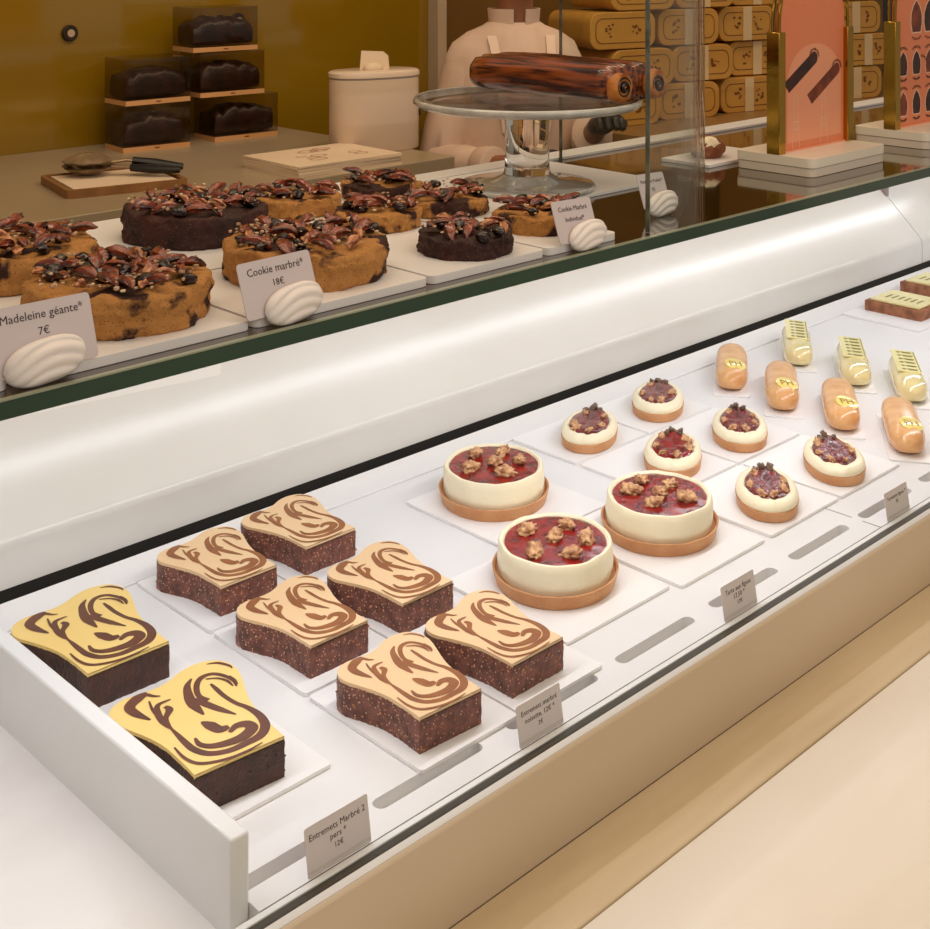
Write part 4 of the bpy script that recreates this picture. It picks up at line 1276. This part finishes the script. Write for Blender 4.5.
g = G()
secs = [(.72, .190, .145), (.85, .185, .140), (.98, .165, .125), (1.08, .163, .122), (1.18, .176, .128), (1.27, .188, .125), (1.32, .186, .112), (1.355, .165, .095), (1.38, .125, .080), (1.395, .085, .070), (1.405, .068, .064)]
g.rings([ellring(0, 0, z, rx, ry, seed=3, amp=.05) for z, rx, ry in secs], cap1=False)
tor = g.build('jacket_torso', 'jacket', pr, sharp=80)
# standing collar, open in front
g = G(); rr = []
for i in range(40):
    a = R(-90 + 14 + (360 - 28) * i / 39)
    rr.append([((.066 + .004 * q) * math.cos(a), (.062 + .004 * q) * math.sin(a) - .004, 1.395 + .042 * q) for q in (0, .5, 1)] + [((.060 + .004 * q) * math.cos(a), (.056 + .004 * q) * math.sin(a) - .004, 1.395 + .042 * q) for q in (1, .5, 0)])
g.rings(rr); g.build('collar', 'jacket', pr, sharp=60)
# double-breasted front flap
g = G()
def onchest(x, z, o=.004):
    best = None
    for k in range(len(secs) - 1):
        if secs[k][0] <= z <= secs[k + 1][0]:
            t = (z - secs[k][0]) / (secs[k + 1][0] - secs[k][0]); rx = secs[k][1] * (1 - t) + secs[k + 1][1] * t; ry = secs[k][2] * (1 - t) + secs[k + 1][2] * t
            return (x, -ry * math.sqrt(max(0, 1 - (x / rx) ** 2)) - o, z)
rows_ = []
for j in range(20):
    z = .75 + (1.392 - .75) * j / 19
    xl = -.075 + .03 * max(0, (z - 1.3) / .09); xr = .055 - .01 * max(0, (z - 1.3) / .09)
    rows_.append([onchest(xl + (xr - xl) * i / 10, z, .005 if 0 < i < 10 else .001) for i in range(11)])
g.rings(rows_, closed=False, cap0=False, cap1=False); g.build('front_flap', 'jacket', pr, sharp=80)
for sx in (-.055, .04):
    for z in (1.33, 1.24, 1.15, 1.06):
        b = G().sphere(onchest(sx, z, .006), (.008, .004, .008), n=12, k=6).build('button', 'jacket', pr)
# apron straps and bib
g = G(); 
for sx in (-1, 1):
    pts = [onchest(sx * (.05 + .028 * k / 6), 1.15 + .225 * k / 6, .009) for k in range(7)]
    pts = [p for p in pts if p]
    g.rings([[(x - .012, y, z), (x + .012, y, z), (x + .012, y - .002, z), (x - .012, y - .002, z)] for x, y, z in pts])
g.build('apron_strap', 'apron', pr)
rows_ = [[onchest(-.12 + .24 * i / 12, .74 + .36 * j / 10, .012) for i in range(13)] for j in range(11)]
g = G().rings(rows_, closed=False, cap0=False, cap1=False); g.build('apron', 'apron', pr, sharp=80)


def sleeve(a, b, c, name):
    pts = []; rad = []
    P0, P1, P2 = Vector(a), Vector(b), Vector(c)
    for i in range(13):
        t = i / 12
        p = P0.lerp(P1, t * 2) if t < .5 else P1.lerp(P2, t * 2 - 1)
        if abs(t - .5) < .13: p = (p * .6 + (P0.lerp(P1, .85) + P1.lerp(P2, .15)) * .2)
        pts.append(p); rad.append((.074 - .030 * t) * (1 + .08 * NZ((t * 9, a[0] * 10, 0)) + .05 * math.sin(t * 26)))
    g = G(); g.tube(pts, rad, 28)
    g.build(name, 'jacket', pr, sharp=80)
    d = (P2 - P1).normalized()
    G().tube([P2 - d * .05, P2 - d * .045, P2 + d * .0, P2 + d * .004], [.044, .050, .051, .046], 24).build('rolled_cuff', 'jacket', pr, sharp=50)


sleeve((-.105, .0, 1.305), (-.212, -.015, 1.06), (-.10, -.20, 1.078), 'sleeve')
sleeve((.105, .0, 1.305), (.20, -.04, 1.10), (.155, -.19, 1.15), 'sleeve')
# gloves: the five fingers and palm as a shell over each hand
for s, wr, hnd in ((-1, (-.07, -.24, 1.09), (-.01, -.28, 1.11)), (1, (.150, -.225, 1.165), (.155, -.27, 1.185))):
    V2 = []; E2 = []; R2 = []
    def K(p, r, par=None):
        V2.append(tuple(p)); R2.append(r)
        if par is not None: E2.append((par, len(V2) - 1))
        return len(V2) - 1
    wr = Vector(wr); h = Vector(hnd); d = (h - wr).normalized(); side = d.cross(Vector((0, 0, 1))).normalized()
    a = K(wr - d * .015, .032); b = K(h, (.042, .024), a)
    for o_, L_ in ((-.028, .052), (-.010, .062), (.010, .058), (.028, .046)):
        b0 = h + side * o_ + d * .032
        f1 = K(b0, .0125, b); f2 = K(b0 + d * L_ * .45 - Vector((0, 0, .012)), .0115, f1); K(b0 + d * L_ * .66 - Vector((0, 0, .040)), .010, f2)
    tb = h - side * s * .036
    t1 = K(tb, .013, b); K(tb - side * s * .016 + d * .034 - Vector((0, 0, .016)), .0115, t1)
    skin_mesh('glove', V2, E2, R2, 'glove', pr)
# head details
G().tube([(0, -.088, 1.562), (0, -.104, 1.540), (0, -.108, 1.528), (0, -.092, 1.520)], [.006, .010, .013, .008], 10).build('nose', 'skin', pr, sharp=80)
for s in (-1, 1):
    G().sphere((s * .029, -.083, 1.560), (.012, .009, .007), n=14, k=8).build('eye', 'white', pr)
    G().sphere((s * .029, -.0905, 1.560), (.005, .003, .005), n=10, k=6).build('iris', 'hair', pr)
    G().tube([(s * .014, -.094, 1.577), (s * .03, -.095, 1.581), (s * .044, -.086, 1.576)], .003, 8).build('eyebrow', 'hair', pr)
    G().sphere((s * .074, .0, 1.548), (.009, .018, .028), n=12, k=8).build('ear', 'skin', pr)
G().tube([(-.024, -.086, 1.500), (0, -.094, 1.500), (.024, -.086, 1.500)], [.003, .006, .003], 10).build('lips', 'babka_end', pr, sharp=80)
G().lathe([(.074, 1.585), (.080, 1.60), (.080, 1.66), (.078, 1.665), (.001, 1.665)], 32, rf=lambda a: 1 + .14 * abs(math.sin(a))).build('chef_hat', 'jacket', pr)
g = G(); rr = []
for z, k in ((1.50, .8), (1.53, .98), (1.56, 1.04), (1.60, 1.02)):
    rr.append([(.078 * k * math.cos(a), .018 + .082 * k * math.sin(a), z) for a in [R(-25 + 230 * i / 24) for i in range(25)]] + [(.066 * k * math.cos(a), .010 + .070 * k * math.sin(a), z) for a in [R(205 - 230 * i / 24) for i in range(25)]])
g.rings(rr); g.build('hair', 'hair', pr, sharp=70)
for s in (-1, 1):
    g = G().rings([ellring(s * .095, .0, .80, .105, .115), ellring(s * .10, -.01, .46, .078, .080), ellring(s * .10, .01, .08, .062, .066)])
    g.build('trouser_leg', 'trousers', pr)
    g = G().rings([ellring(s * .105, -.05, .0, .045, .13), ellring(s * .105, -.05, .03, .047, .13), ellring(s * .105, -.02, .085, .040, .07)])
    g.build('shoe', 'black', pr)
